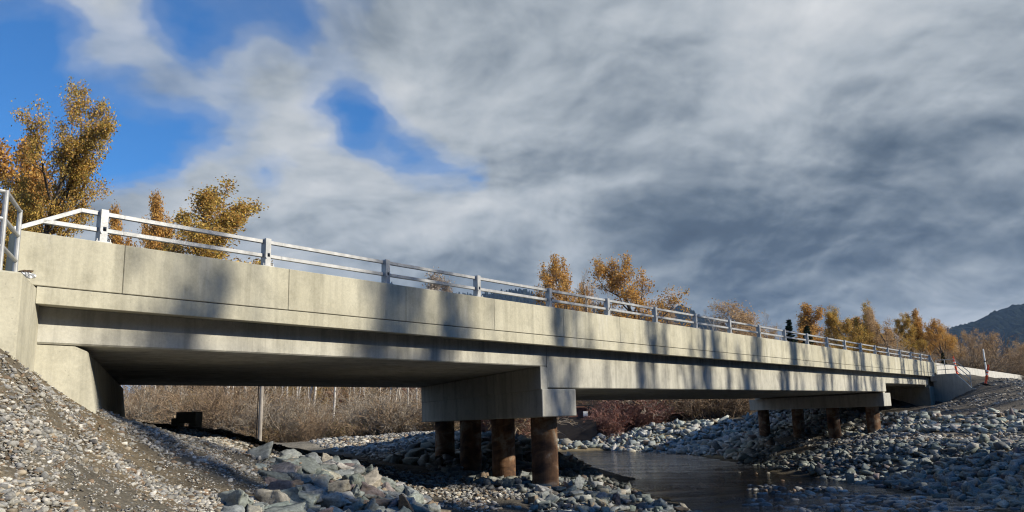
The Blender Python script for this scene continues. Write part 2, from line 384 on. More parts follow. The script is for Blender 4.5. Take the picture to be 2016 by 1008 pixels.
ccol = ramp(nt, br, [(0.15, (0.80, 1.10, 1.55)), (0.27, (1.02, 1.40, 1.92)), (0.38, (1.75, 2.22, 2.78)), (0.52, (3.0, 3.5, 4.05)), (0.70, (5.0, 5.5, 6.0)), (1.0, (8.0, 8.2, 8.4))])
blue = mixc(nt, 1.0, sky.outputs[0], (0.46, 1.12, 1.72), 'MULTIPLY')
nt.links.new(mixc(nt, cloud, blue, ccol), bg.inputs['Color'])

sc = bpy.context.scene
sc.view_settings.view_transform = 'Standard'; sc.view_settings.look = 'None'; sc.view_settings.gamma = 1.0; sc.view_settings.exposure = 0.25
sc.cycles.max_bounces = 6; sc.cycles.diffuse_bounces = 1; sc.cycles.glossy_bounces = 3; sc.cycles.transparent_max_bounces = 6; sc.cycles.transmission_bounces = 4
sc.cycles.sample_clamp_indirect = 4.0
sc.cycles.use_denoising = True
sc.cycles.pixel_filter_type = 'BLACKMAN_HARRIS'; sc.cycles.filter_width = 1.15

# ---------------------------------------------------------------- terrain (one sheet to the horizon)
CTL = [(-5.18,8.30,0.73),(-5.17,8.45,0.70),(-5.49,9.40,0.54),(-5.57,10.20,0.35),(-5.54,11.00,0.14),(-5.64,12.00,-0.03),(-5.75,13.00,-0.19),(-3.64,6.00,-0.61),(-3.49,6.60,-0.68),(-3.30,7.20,-0.76),(-3.17,8.60,-0.92),(-4.37,7.10,-0.07),(-4.28,8.20,-0.34),(-4.13,9.60,-0.58),(-4.94,9.40,0.00),(-3.80,10.60,-0.69),(-3.83,12.30,-0.60),(-4.59,13.20,-0.42),(-5.53,14.60,-0.20),(-6.15,14.60,-0.20),(-3.09,10.80,-0.97),(-3.21,9.80,-0.93),(-3.06,13.50,-0.79),(-3.57,13.30,-0.74),(-2.48,13.00,-0.88),(-1.93,13.00,-1.19),(-1.46,12.90,-1.46),(-2.64,12.00,-1.03),(-2.74,11.00,-1.21),(-2.10,11.80,-1.31),(-4.95,18.00,-0.81),(-4.20,18.50,-0.97),(-5.50,17.00,-0.65),(-6.20,17.50,-0.27),(-6.96,18.50,-0.19),(-3.54,20.50,-1.18),(-2.74,21.00,-1.44),(-1.90,20.00,-1.60),(-2.35,18.00,-1.58),(-1.14,16.00,-1.61),(-1.78,15.80,-1.58),(-9.66,31.00,-1.13),(-7.79,31.00,-1.18),(-5.92,31.00,-1.26),(-4.71,33.00,-1.06),(-3.28,34.70,-0.83),(-1.78,34.00,-0.93),(-0.32,32.00,-1.04),(0.59,30.00,-1.26),(0.61,19.20,-1.67),(-0.33,21.50,-1.71),(-1.31,23.80,-1.62),(-2.20,26.00,-1.45),(-0.20,17.50,-1.69),(0.84,17.50,-1.81),(1.56,20.00,-1.74),(1.91,18.80,-1.86),(-12.46,40.00,-1.27),(-8.02,42.00,-1.26),(-3.97,42.00,-0.93),(-0.42,42.00,-0.99),(-40.00,45.00,-1.00),(-25.00,61.00,-0.90),(-17.00,61.00,-0.85),(-10.00,61.00,-0.80),(-5.00,61.00,-0.80),(-25.00,68.00,0.10),(-17.00,68.00,0.15),(-10.00,68.00,0.12),(-5.00,68.00,0.05),(1.00,69.00,-0.10),(-1.00,62.00,-1.60),(-30.00,80.00,0.00),(-10.00,80.00,0.00),(0.00,80.00,-0.30),(8.00,75.00,-1.00),(6.00,66.00,-1.30),(12.00,66.00,-0.90),(-60.00,60.00,0.00),(-20.00,110.00,0.20),(0.00,130.00,0.00),(20.00,110.00,0.00),(20.00,75.00,-0.60),(30.00,90.00,-0.20),(3.91,22.14,-2.80),(3.52,31.26,-2.80),(3.00,40.37,-2.80),(1.95,46.88,-2.80),(12.11,39.85,-2.80),(13.41,31.26,-2.80),(13.80,24.87,-2.80),(14.33,22.53,-2.80),(10.42,48.19,-2.80),(8.47,56.26,-2.80),(6.77,57.95,-2.80),(10.16,24.09,-2.80),(9.38,28.00,-2.77),(10.42,20.84,-2.75),(6.51,20.84,-2.90),(8.47,26.05,-3.00),(7.81,32.56,-3.15),(8.47,41.67,-3.25),(6.51,49.49,-3.20),(11.98,24.74,-2.92),(4.95,52.09,-3.15),(5.99,28.65,-3.05),(0.00,54.00,-3.00),(-4.00,60.00,-2.90),(4.00,13.00,-2.50),(8.00,12.00,-2.40),(2.20,53.00,-2.75),(6.50,59.50,-2.40),(3.50,60.00,-2.20),(-2.00,50.00,-2.20),(1.20,47.50,-2.60),(8.22,58.50,-2.11),(11.18,59.00,-1.32),(10.85,57.50,-2.14),(12.10,54.00,-2.53),(13.24,52.00,-2.10),(15.38,60.00,-1.01),(13.56,60.00,-1.11),(5.90,60.00,-2.21),(17.98,30.00,-1.67),(15.21,34.50,-1.57),(16.71,31.50,-1.59),(19.83,33.00,-1.49),(16.33,37.00,-1.49),(18.05,34.00,-1.56),(22.94,38.00,-0.96),(21.36,40.00,-0.89),(19.91,42.00,-0.73),(14.60,39.00,-1.87),(13.36,41.00,-2.16),(17.82,42.20,-1.60),(16.83,44.70,-1.75),(15.67,47.20,-1.77),(14.40,49.50,-1.96),(21.25,60.00,-0.33),(18.32,60.00,-0.62),(22.77,55.00,-0.71),(16.05,55.00,-1.53),(24.92,49.40,-0.30),(26.05,47.60,0.51),(26.69,47.90,0.88),(23.61,40.00,-0.33),(22.76,42.50,-0.42),(21.56,39.00,-0.63),(24.27,40.00,-0.10),(27.55,51.79,1.50),(23.89,54.57,1.50),(19.51,57.91,1.50),(31.79,57.35,1.50),(28.13,60.14,1.50),(23.76,63.48,1.50),(40.88,69.29,1.50),(37.22,72.07,1.50),(32.85,75.41,1.50),(53.00,85.19,1.50),(49.34,87.98,1.50),(44.97,91.31,1.50),(68.15,105.08,1.50),(64.50,107.87,1.50),(60.12,111.20,1.50),(92.40,136.89,1.50),(88.74,139.68,1.50),(84.36,143.02,1.50),(36.88,53.48,-0.40),(18.59,67.42,-0.30),(45.97,65.41,-0.40),(27.68,79.35,-0.30),(58.09,81.31,-0.40),(39.80,95.25,-0.30),(73.24,101.20,-0.40),(54.95,115.14,-0.30),(97.49,133.02,-0.40),(79.19,146.96,-0.30),(-6.63,7.43,1.40),(-10.05,10.03,1.45),(-14.43,13.37,1.40),(-18.80,16.70,-0.60),(-9.66,3.45,1.40),(-13.08,6.05,1.45),(-17.46,9.39,1.40),(-21.83,12.72,-0.60),(-16.94,-6.10,1.40),(-20.36,-3.49,1.45),(-24.73,-0.16,1.40),(-29.10,3.18,-0.60),(-32.09,-25.98,1.40),(-35.51,-23.38,1.45),(-39.88,-20.04,1.40),(-44.26,-16.71,-0.60),(-4.73,-0.31,-1.40),(-12.00,-9.85,-1.40),(-27.16,-29.74,-1.40),(-11.34,24.84,-1.20),(-12.38,19.35,-0.60),(-13.61,15.26,1.00),(-8.31,15.62,0.10),(-8.99,18.02,-0.20),(-6.71,12.77,0.00),(22.64,47.98,-0.30),(20.48,53.40,-0.20),(19.31,56.81,-0.20),(19.34,61.81,-0.50),(0.00,0.00,-1.65),(0.00,5.00,-1.60),(3.00,9.00,-1.95),(-2.00,6.00,-1.35),(8.00,7.00,-2.00),(14.00,10.00,-2.20),(18.00,17.00,-1.70),(25.00,14.00,-0.20),(28.00,23.00,-0.50),(29.00,32.00,-0.50),(34.00,34.00,0.20),(38.00,12.00,0.50),(34.00,0.00,0.50),(15.00,-5.00,-1.00),(0.00,-15.00,-1.00),(-12.00,-5.00,-1.40),(-20.00,0.00,-1.50),(50.00,20.00,1.00),(55.00,45.00,1.00),(-5.00,3.00,-1.40)]

_A = np.array(CTL)
def _phi(r2): return np.sqrt(r2 + 0.35 ** 2)
_d2 = ((_A[:, None, :2] - _A[None, :, :2]) ** 2).sum(-1)
_n = len(_A); _K = np.zeros((_n + 1, _n + 1)); _K[:_n, :_n] = _phi(_d2) + np.eye(_n) * -0.02; _K[:_n, _n] = 1; _K[_n, :_n] = 1
_Wt = np.linalg.solve(_K, np.append(_A[:, 2], 0.0))
def _hash(ix, iy, s): 
    h = np.sin(ix * 127.1 + iy * 311.7 + s * 74.7) * 43758.5453
    return h - np.floor(h)
def vnoise(x, y, s=0):
    ix, iy = np.floor(x), np.floor(y); fx, fy = x - ix, y - iy
    fx = fx * fx * (3 - 2 * fx); fy = fy * fy * (3 - 2 * fy)
    a, b, c, d = _hash(ix, iy, s), _hash(ix + 1, iy, s), _hash(ix, iy + 1, s), _hash(ix + 1, iy + 1, s)
    return a + (b - a) * fx + (c - a) * fy + (a - b - c + d) * fx * fy - 0.5
def smooth_z(x, y):
    x = np.asarray(x, float); y = np.asarray(y, float); out = np.empty(x.shape); xf, yf = x.ravel(), y.ravel(); o = np.empty(xf.shape)
    for i in range(0, len(xf), 20000):
        r2 = (xf[i:i + 20000, None] - _A[None, :, 0]) ** 2 + (yf[i:i + 20000, None] - _A[None, :, 1]) ** 2
        o[i:i + 20000] = _phi(r2) @ _Wt[:_n] + _Wt[_n]
    out = o.reshape(x.shape)
    far = np.clip((np.hypot(x, y - 40) - 110) / 80, 0, 1)
    return out * (1 - far) + far * 0.0
def ground_z(x, y):
    x = np.asarray(x, float); y = np.asarray(y, float)
    z = smooth_z(x, y)
    return z + 0.10 * vnoise(x * 0.9, y * 0.9, 1) + 0.07 * vnoise(x * 2.3, y * 2.3, 2) + 0.04 * vnoise(x * 5.7, y * 5.7, 3)

def axis(lo, hi, step, far, g=1.16):
    a = list(np.arange(lo, hi + 1e-6, step)); s = step
    while a[-1] < far: s *= g; a.append(a[-1] + s)
    s = step
    while a[0] > -far: s *= g; a.insert(0, a[0] - s)
    return np.array(a)
gx = axis(-14, 34, 0.22, 9000); gy = axis(3, 62, 0.22, 9000)
GX, GY = np.meshgrid(gx, gy)
GZ = ground_z(GX, GY)
nx, ny = len(gx), len(gy)
idx = np.arange(nx * ny).reshape(ny, nx)
quads = np.stack([idx[:-1, :-1], idx[:-1, 1:], idx[1:, 1:], idx[1:, :-1]], -1).reshape(-1, 4)

def mat_ground():
    m, nt, out = new_mat('gravelly_ground'); p = pos(nt)
    at = nt.nodes.new('ShaderNodeAttribute'); at.attribute_name = 'tint'          # what the ground is made of, place by place
    big = noise(nt, p, 0.55, 5, 0.6); mid = noise(nt, p, 3.0, 6, 0.65); fine = noise(nt, p, 28, 4, 0.75)
    v = nt.nodes.new('ShaderNodeTexVoronoi'); v.inputs['Scale'].default_value = 17; v.inputs['Randomness'].default_value = 1; nt.links.new(p, v.inputs['Vector'])
    peb = ramp(nt, v.outputs['Distance'], [(0.15, 1.25), (0.5, 0.75)])
    c = at.outputs['Color']
    c = mixc(nt, 0.8, c, mixc(nt, 1.0, c, ramp(nt, big, [(0.3, 0.65), (0.7, 1.25)]), 'MULTIPLY'))
    c = mixc(nt, 0.7, c, mixc(nt, 1.0, c, ramp(nt, mid, [(0.3, 0.6), (0.7, 1.3)]), 'MULTIPLY'))
    c = mixc(nt, 0.7, c, mixc(nt, 1.0, c, ramp(nt, fine, [(0.3, 0.55), (0.7, 1.35)]), 'MULTIPLY'))
    c = mixc(nt, 0.45, c, mixc(nt, 1.0, c, peb, 'MULTIPLY'))
    h = mathn(nt, 'ADD', mathn(nt, 'MULTIPLY', v.outputs['Distance'], -0.6), mathn(nt, 'ADD', fine, mathn(nt, 'MULTIPLY', mid, 1.5)))
    bsdf(nt, out, c, 0.95, h, 0.05, 0.7, spec=0.1)
    return m
def ground_tint(x, y, z):
    c = np.empty(x.shape + (3,)); c[:] = (0.135, 0.122, 0.102)                     # grey-brown gravelly dirt
    def mixin(w, col):
        w = np.clip(w, 0, 1)[..., None]; c[:] = c * (1 - w) + np.array(col) * w
    brush = np.clip((y - 42 - 1.5 * vnoise(x * .3, y * .3, 7)) / 4, 0, 1) * (x < 14)
    mixin(brush, (0.33, 0.26, 0.155))                                             # dry grass
    mixin(np.clip((np.hypot(x - 5, y - 30) - 90) / 40, 0, 1), (0.11, 0.115, 0.06))
    wet = np.clip((WATER + 0.12 - z) / 0.12, 0, 1)
    mixin(wet, (0.10, 0.085, 0.06))
    spill = np.clip((-1.0 - x) / 2, 0, 1) * np.clip((14.5 - y) / 2, 0, 1)
    mixin(spill * 0.8, (0.185, 0.165, 0.13))
    mixin(np.clip((vnoise(x * .8, y * .8, 9) - .1) * 4, 0, 1) * spill, (0.19, 0.15, 0.098))
    mixin(np.clip((y - 30) / 2, 0, 1) * np.clip((46 - y) / 2, 0, 1) * (x < 3), (0.27, 0.245, 0.20))                # gravel bench beyond the bridge
    right = np.clip((x - 14) / 3, 0, 1) * np.clip((50 - y) / 5, 0, 1)
    mixin(right * 0.8, (0.20, 0.175, 0.145))
    return c
gt = ground_tint(GX, GY, GZ).reshape(-1, 3)
ground = put('ground', mesh_from('ground', np.stack([GX, GY, GZ], -1).reshape(-1, 3), quads, mat_ground(), True, gt))
tag(ground, 'gravelly river bank ground rising to the road embankments', 'ground', kind='structure')

# river: one sheet of shallow water
def mat_water():
    m, nt, out = new_mat('shallow_river_water'); p = pos(nt)
    w = noise(nt, mapping(nt, p, (1.0, 2.6, 1), rot=(0, 0, 0.25)), 1.6, 6, 0.62, 0.6)
    w2 = noise(nt, mapping(nt, p, (1, 2.2, 1), rot=(0, 0, 0.25)), 9.0, 4, 0.6)
    calm = ramp(nt, noise(nt, mapping(nt, p, (1, 2.5, 1)), 0.35, 4), [(0.38, 0.15), (0.62, 1.0)])
    h = mathn(nt, 'MULTIPLY', mathn(nt, 'ADD', w, mathn(nt, 'MULTIPLY', w2, 0.35)), calm)
    b = nt.nodes.new('ShaderNodeBump'); b.inputs['Strength'].default_value = 0.8; b.inputs['Distance'].default_value = 0.30; nt.links.new(h, b.inputs['Height'])
    pr = nt.nodes.new('ShaderNodeBsdfPrincipled'); setin(pr, Roughness=0.06, IOR=1.33); pr.inputs['Base Color'].default_value = (0.55, 0.47, 0.34, 1)
    pr.inputs['Transmission Weight'].default_value = 1.0
    nt.links.new(b.outputs[0], pr.inputs['Normal'])
    tr = nt.nodes.new('ShaderNodeBsdfTransparent'); tr.inputs[0].default_value = (0.62, 0.54, 0.40, 1)
    gl = nt.nodes.new('ShaderNodeBsdfGlossy'); gl.inputs['Roughness'].default_value = 0.11; nt.links.new(b.outputs[0], gl.inputs['Normal']); gl.inputs[0].default_value = (1, 1, 1, 1)
    b2 = nt.nodes.new('ShaderNodeBump'); b2.inputs['Strength'].default_value = 0.8; b2.inputs['Distance'].default_value = 0.10; nt.links.new(h, b2.inputs['Height'])
    fr = nt.nodes.new('ShaderNodeFresnel'); fr.inputs[0].default_value = 1.36; nt.links.new(b2.outputs[0], fr.inputs['Normal'])
    mx = nt.nodes.new('ShaderNodeMixShader'); nt.links.new(fr.outputs[0], mx.inputs[0]); nt.links.new(tr.outputs[0], mx.inputs[1]); nt.links.new(gl.outputs[0], mx.inputs[2])
    nt.links.new(mx.outputs[0], out.inputs['Surface'])
    nt.nodes.remove(pr)
    return m
wx = np.arange(-30, 21, 0.8); wy = np.arange(6, 90, 0.8); WX, WY = np.meshgrid(wx, wy)
iw = np.arange(WX.size).reshape(WX.shape); wq = np.stack([iw[:-1, :-1], iw[:-1, 1:], iw[1:, 1:], iw[1:, :-1]], -1).reshape(-1, 4)
river = put('river', mesh_from('river', np.stack([WX, WY, np.full(WX.shape, WATER)], -1).reshape(-1, 3), wq, mat_water(), True))
tag(river, 'shallow brown river flowing under the bridge', 'river', kind='structure')

# far wooded mountains
def mountain(name, prof, dist, depth, mat, label, trees=20.0):
    """ridge seen as (px, top height px) turned into a real ridge with a near and a far slope"""
    xs = np.array([a[0] for a in prof]); ys = np.array([a[1] for a in prof])
    n = 700; X = np.linspace(xs.min(), xs.max(), n); top = np.interp(X, xs, ys)
    rows = []
    rr = np.linspace(-1, 1, 61)
    nz = RNG.normal(size=(len(rr), n))
    V = []
    for j, r in enumerate(rr):
        y = dist + r * depth
        h = top * (1 - abs(r) ** 1.25)
        h = h * (1 + 0.10 * vnoise(X / (dist * 0.05), np.full(n, y / (dist * 0.05)), 4)) + 0.035 * dist * 0.4 * vnoise(X / (dist * .02), np.full(n, y / (dist * .02)), 5) * (h > 0.01 * dist) * (abs(r) > .04)
        h = h + RNG.uniform(0, trees, n) * (h > 12)                # single crowns on the slope
        V.append(np.stack([X * (1 + 0.0 * r), np.full(n, y), h - 3], -1))
    V = np.concatenate(V); i = np.arange(len(rr) * n).reshape(len(rr), n)
    q = np.stack([i[:-1, :-1], i[:-1, 1:], i[1:, 1:], i[1:, :-1]], -1).reshape(-1, 4)
    o = put(name, mesh_from(name, V, q, mat, True)); tag(o, label, 'mountain', kind='structure'); return o
def mat_forest(name, a, b, scale):
    m, nt, out = new_mat(name); p = pos(nt)
    n = noise(nt, mapping(nt, p, (1, 1, 0.6)), scale, 6, 0.7); n2 = noise(nt, p, scale * 0.12, 4, 0.6)
    c = mixc(nt, ramp(nt, n, [(0.35, 0.0), (0.7, 1.0)]), a, b)
    c = mixc(nt, 0.6, c, mixc(nt, 1.0, c, ramp(nt, n2, [(0.35, 0.6), (0.65, 1.3)]), 'MULTIPLY'))
    bsdf(nt, out, c, 0.95, n, 6.0, 0.8, spec=0.0)
    return m
M['forest'] = mat_forest('conifer_forest', (0.008, 0.014, 0.014), (0.028, 0.036, 0.028), 0.07)

# ---------------------------------------------------------------- the bridge: one thing with its parts
bridge = empty('bridge', (P0[0] + D[0] * 20, P0[1] + D[1] * 20, -1.7), 'new pale concrete three-span bridge on rusty steel piles with galvanized rail crossing the river', 'bridge')

ZL, ZT, ZB, OV = 1.5585, 2.185, 1.3536, 0.33
SF = 8.7
# deck slab with an outer edge and thin drip step
m = MB()
m.prism(-0.75 , 49.22, [(0.0, ZB), (0.0, ZL - 0.004), (SF + OV, ZL - 0.004), (SF + OV, ZB), (SF, ZB + 0.02), (OV, ZB + 0.02)])
deck = m.build('deck_slab', M['concrete_new'], bridge, bevel=0.006)
m = MB(); m.prism(-0.75, 49.22, [(0.02, ZL - 0.004), (0.02, ZL + 0.008), (SF + OV - .02, ZL + 0.008), (SF + OV - .02, ZL - 0.004)])
m.build('construction_joint', M['dark_gap'], bridge)
m = MB(); m.prism(-0.7, 49.2, [(0.42, ZL + 0.008), (0.42, ZL + 0.09), (SF - .1, ZL + 0.09), (SF - .1, ZL + 0.008)])
m.build('road_surface', M['asphalt'], bridge)
# parapets cast in panels between joints
joints = [-0.98, 0.26, 2.79, 5.27, 7.72, 10.15, 12.6, 14.05, 16.56, 19.0, 21.45, 23.9, 26.35, 28.8, 31.25, 33.7, 36.15, 38.6, 41.0, 43.5, 46.0, 48.2, 50.0]
m = MB(); m2 = MB()
for a, b in zip(joints[:-1], joints[1:]):
    for s0, s1, mb in ((0.0, 0.34, m), (SF + OV - 0.34, SF + OV, m2)):
        a0 = a + 0.003; b0 = b - 0.003
        q = lambda t, s, z: B(t + (TSK * (SF) if mb is m2 else 0), s, z)
        mb.hexa([q(a0, s0, ZL + .008), q(b0, s0, ZL + .008), q(b0, s1, ZL + .008), q(a0, s1, ZL + .008), q(a0, s0, ZT), q(b0, s0, ZT), q(b0, s1 - .04, ZT), q(a0, s1 - .04, ZT)])
par = m.build('parapet', M['concrete_new'], bridge, bevel=0.007)
m2.build('parapet', M['concrete_new'], bridge, bevel=0.007)
m = MB()
m.prism(-0.9, 49.9, [(0.05, ZL + .012), (0.05, ZT - 0.03), (0.25, ZT - 0.03), (0.25, ZL + .012)], skew=False)
m.build('joint_filler', M['dark_gap'], par)

# girders: side by side box beams, deeper in the middle span
def girders(t0, t1, zb):
    n = 7; w = (SF - OV) / n
    for i in range(n):
        s0 = OV + i * w + (0.0 if i == 0 else 0.008); s1 = OV + (i + 1) * w - (0 if i == n - 1 else 0.008)
        g = MB(); off = -OV * TSK
        g.prism(t0 + off, t1 + off, [(s0, zb + .02), (s0, ZB + 0.015), (s1, ZB + 0.015), (s1, zb + .02), (s1 - .02, zb), (s0 + .02, zb)])
        g.build('girder', M['concrete_beam'], bridge)
girders(-0.59, 9.915, 0.932)
girders(9.93, 38.90, 0.470)
girders(38.925, 48.75, 0.880)

# piers: skewed concrete cap on four rusty piles
def cap_pt(t, a, z):
    p = P0 + D * t - N * 0.30 + CDIR * a
    return (p[0], p[1], z)
def capbox(mb, t0, t1, a0, a1, z0n, z0f, z1n, z1f):
    mb.hexa([cap_pt(t0, a0, z0n), cap_pt(t1, a0, z0n), cap_pt(t1, a1, z0f), cap_pt(t0, a1, z0f), cap_pt(t0, a0, z1n), cap_pt(t1, a0, z1n), cap_pt(t1, a1, z1f), cap_pt(t0, a1, z1f)])
def pier(t0, t1, zb, zbf, ztop, L, corbel, offs, zg, pile_z, r):
    m = MB(); capbox(m, t0, t1, 0, L, zb, zbf, ztop, ztop - .12)
    cap = m.build('pier_cap', M['concrete_cap'], bridge, bevel=0.018)
    m = MB(); capbox(m, corbel[0], corbel[1], corbel[2], L - .02, ztop - .01, ztop - .13, zg - .006, zg - .135)
    m.build('girder_seat', M['concrete_cap'], cap, bevel=0.01)
    for a, pz in zip(offs, pile_z):
        c = cap_pt((t0 + t1) / 2, a, 0); n = 40
        m = MB()
        zt = zb + (zbf - zb) * a / L + .02
        m.tube((c[0], c[1], pz), (c[0], c[1], zt), r, r, n, False)
        for zz_ in (pz + (zt - pz) * .32, pz + (zt - pz) * .62, zt - 0.32): m.tube((c[0], c[1], zz_ - .012), (c[0], c[1], zz_ + .012), r + .006, r + .006, n, True)
        m.build('pile', M['pile'], bridge, smooth=False)
        for p_ in bpy.data.meshes[-1:] : pass
pier(9.675, 11.0, -0.135, -0.265, 0.462, 9.15, (9.65, 9.905, 0.02), (0.88, 3.40, 5.88, 8.25), 0.945, (-3.3, -3.3, -3.3, -3.3), 0.30)
pier(38.10, 39.52, -0.180, -0.29, 0.462, 10.1, (38.95, 39.30, 0.25), (1.02, 3.72, 6.40, 9.3), 0.88, (-3.3, -3.3, -3.3, -3.3), 0.32)

# abutments, battered front, under the span ends
def abutment(pro_near, pro_far, L):
    m = MB(); n = len(pro_near)
    a = [cap_pt(t, 0.0, z) for t, z in pro_near]; b = [cap_pt(t, L, z) for t, z in pro_far]
    m.add(a + b, [tuple(range(n)), tuple(reversed(range(n, 2 * n)))] + [(i, n + i, n + (i + 1) % n, (i + 1) % n) for i in range(n)])
    return m.build('abutment', M['concrete'], bridge)
abutment([(-1.6, .912), (-.13, .908), (.02, .852), (.66, -2.2), (-1.6, -2.2)], [(-1.6, .79), (-.13, .79), (.02, .73), (.45, -2.2), (-1.6, -2.2)], 9.6)
abutment([(50.6, .86), (48.95, .86), (48.85, .80), (48.75, -2.2), (50.6, -2.2)], [(50.6, .74), (48.95, .74), (48.85, .68), (48.75, -2.2), (50.6, -2.2)], 9.9)
# end diaphragms close the gap above the abutments
m = MB(); capbox(m, -1.2, -.62, 0.02, 9.5, .9, .78, ZB, ZB - .13); m.build('end_wall', M['concrete'], bridge)
m = MB(); capbox(m, 48.9, 50.2, 0.3, 9.5, .85, .73, ZB, ZB - .13); m.build('end_wall', M['concrete'], bridge)

# wing walls
def wing_pt(t, a, z):
    p = P0 + D * t + CDIR * a
    return (p[0], p[1], z)
m = MB()
zt_ = 1.563
m.hexa([wing_pt(-.752, .55, -1.2), wing_pt(-.752, -1.02, -1.2), wing_pt(-5.2, -1.02, -1.2), wing_pt(-5.2, .55, -1.2),
        wing_pt(-.752, .55, zt_ - .012), wing_pt(-.752, -1.02, zt_ - .012), wing_pt(-5.2, -1.02, zt_ - .012), wing_pt(-5.2, .55, zt_ - .012)])
wing1 = m.build('wing_wall', M['concrete'], bridge, bevel=0.02)
m = MB()
prof = [(0.35, -1.5), (-2.46, -1.5), (-2.46, .66), (-2.18, .70), (-1.22, 1.572), (0.35, 1.572)]
a = [wing_pt(50.0, q[0], q[1]) for q in prof]; b = [wing_pt(50.36, q[0], q[1]) for q in prof]; n = len(prof)
m.add(a + b, [tuple(range(n)), tuple(reversed(range(n, 2 * n)))] + [(i, n + i, n + (i + 1) % n, (i + 1) % n) for i in range(n)])
wing2 = m.build('wing_wall', M['concrete_cap'], bridge, bevel=0.015)
# pipe rails on the wing walls
def pipe_rail(pts, posts, mat, parent, r=0.028):
    """pts: rail base line; heights of the three rails"""
    rails = MB()
    for h in (0.84, 0.55, 0.26):
        for p, q in zip(pts[:-1], pts[1:]):
            rails.tube((p[0], p[1], p[2] + h), (q[0], q[1], q[2] + h), r * .8, n=10)
    o = rails.build('pipe_rail', mat, parent)
    for p in posts:
        k = MB(); k.tube((p[0], p[1], p[2] - .01), (p[0], p[1], p[2] + .855), r, n=12); k.build('rail_post', mat, o, smooth=False)
    return o
w1 = [wing_pt(-.99, 0.0 - .04, 1.552), wing_pt(-.99, -.93, 1.552), wing_pt(-4.9, -.93, 1.552)]
pipe_rail(w1, [w1[0], w1[1], wing_pt(-3.0, -.93, 1.552)], M['galv'], wing1)
w2 = [wing_pt(50.18, .05, 1.572), wing_pt(50.18, -1.18, 1.572), wing_pt(50.18, -2.15, .74)]
pipe_rail(w2, [w2[0], wing_pt(50.18, -.55, 1.572), w2[2]], M['galv'], wing2, 0.025)

# galvanized two-rail railing on the parapet
SP = 2.44
SR = 0.10
def rp(t, h, s=SR): return B(t, s, ZT + h)
rail = MB()
TE = 20 * SP
tops = []
for h, e0, e1 in ((0.385, -0.27, TE + .27), (0.175, -1.12 + .42, TE + .62)):
    cuts = [e0] + [k * SP + 0.28 for k in range(0, 20)] + [e1]
    for a, b in zip(cuts[:-1], cuts[1:]):
        rail.bar(rp(a + .002, h, SR + .03), rp(b - .002, h, SR + .03), 0.056, 0.054)
    for k in range(0, 20):
        rail.bar(rp(k * SP + .255, h, SR + .03), rp(k * SP + .305, h, SR + .03), 0.050, 0.048)
rail.bar(rp(-0.262, .385, SR + .03), rp(-1.0, 0.03, SR + .03), 0.056, 0.054)
rail.bar(rp(TE + .262, .385, SR + .03), rp(TE + 1.0, 0.03, SR + .03), 0.056, 0.054)
railing = rail.build('railing', M['galv'], bridge, bevel=0.004)
def post_mb(t):
    k = MB()
    def P(dt, ds, z): return rp(t + dt, z, SR + ds)
    w = 0.046
    def plate(t0, t1, s0, s1, z0, z1):
        k.hexa([P(t0, s0, z0), P(t1, s0, z0), P(t1, s1, z0), P(t0, s1, z0), P(t0, s0, z1), P(t1, s0, z1), P(t1, s1, z1), P(t0, s1, z1)])
    plate(-.10, .10, -.075, .14, .0, .014)                # base plate
    # channel: outer web with a slot at the lower rail, two flanges
    plate(-w, w, -.055, -.045, .014, .150)
    plate(-w, -.014, -.055, -.045, .150, .205)
    plate(.030, w, -.055, -.045, .150, .205)
    plate(-w, w, -.055, -.045, .205, .425)
    plate(-w, -w + .008, -.045, .06, .014, .425)
    plate(w - .008, w, -.045, .06, .014, .425)
    for dz in (.13,): 
        c = P(-.035, -.058, dz); k.tube(c, (c[0] + N[0] * .012, c[1] + N[1] * .012, c[2]), .013, n=8)
    for dt in (-.082, .082):
        for ds in (-.06, .115):
            c = P(dt, ds, .014); k.tube(c, (c[0], c[1], c[2] + .03), .011, n=6)
    return k
p0 = post_mb(0.0).build('railing_post', M['galv'], railing)
for k in range(1, 21):
    p = p0.copy(); C.objects.link(p); p.parent = railing
    d_ = Vector(B(k * SP, 0, 0)) - Vector(B(0, 0, 0)); p.location = d_

# drain stains etc. are in the concrete; road barrier that goes on beyond the bridge
m = MB()
tt = 50.03
while tt < 128:
    L = 6.0
    a0, b0 = tt + .01, tt + L - .01
    def q(t, s, z): return B(t, s, z)
    m.hexa([q(a0, .0, 1.1), q(b0, .0, 1.1), q(b0, .42, 1.1), q(a0, .42, 1.1), q(a0, .09, 2.20), q(b0, .09, 2.20), q(b0, .30, 2.20), q(a0, .30, 2.20)])
    tt += L
bar = m.build('concrete_barrier', M['barrier'], None, B(50.03, .2, 1.4), bevel=0.012)
tag(bar, 'long white concrete road barrier running on from the far end of the bridge', 'barrier')
# approach road on the embankment beyond the bridge and before it
m = MB()
m.prism(50.4, 150, [(0.5, 1.50), (0.5, 1.62), (8.6, 1.62), (8.6, 1.50)]); 
rd = m.build('road', M['asphalt'], None); tag(rd, 'asphalt approach road leaving the far end of the bridge', 'road', kind='structure')
m = MB()
m.prism(-60, -1.3, [(0.5, 1.46), (0.5, 1.58), (8.6, 1.58), (8.6, 1.46)])
rd = m.build('road', M['asphalt'], None); tag(rd, 'asphalt approach road meeting the near end of the bridge', 'road', kind='structure')

# ---------------------------------------------------------------- small things
def gz(x, y): return float(ground_z(np.array([x]), np.array([y]))[0])

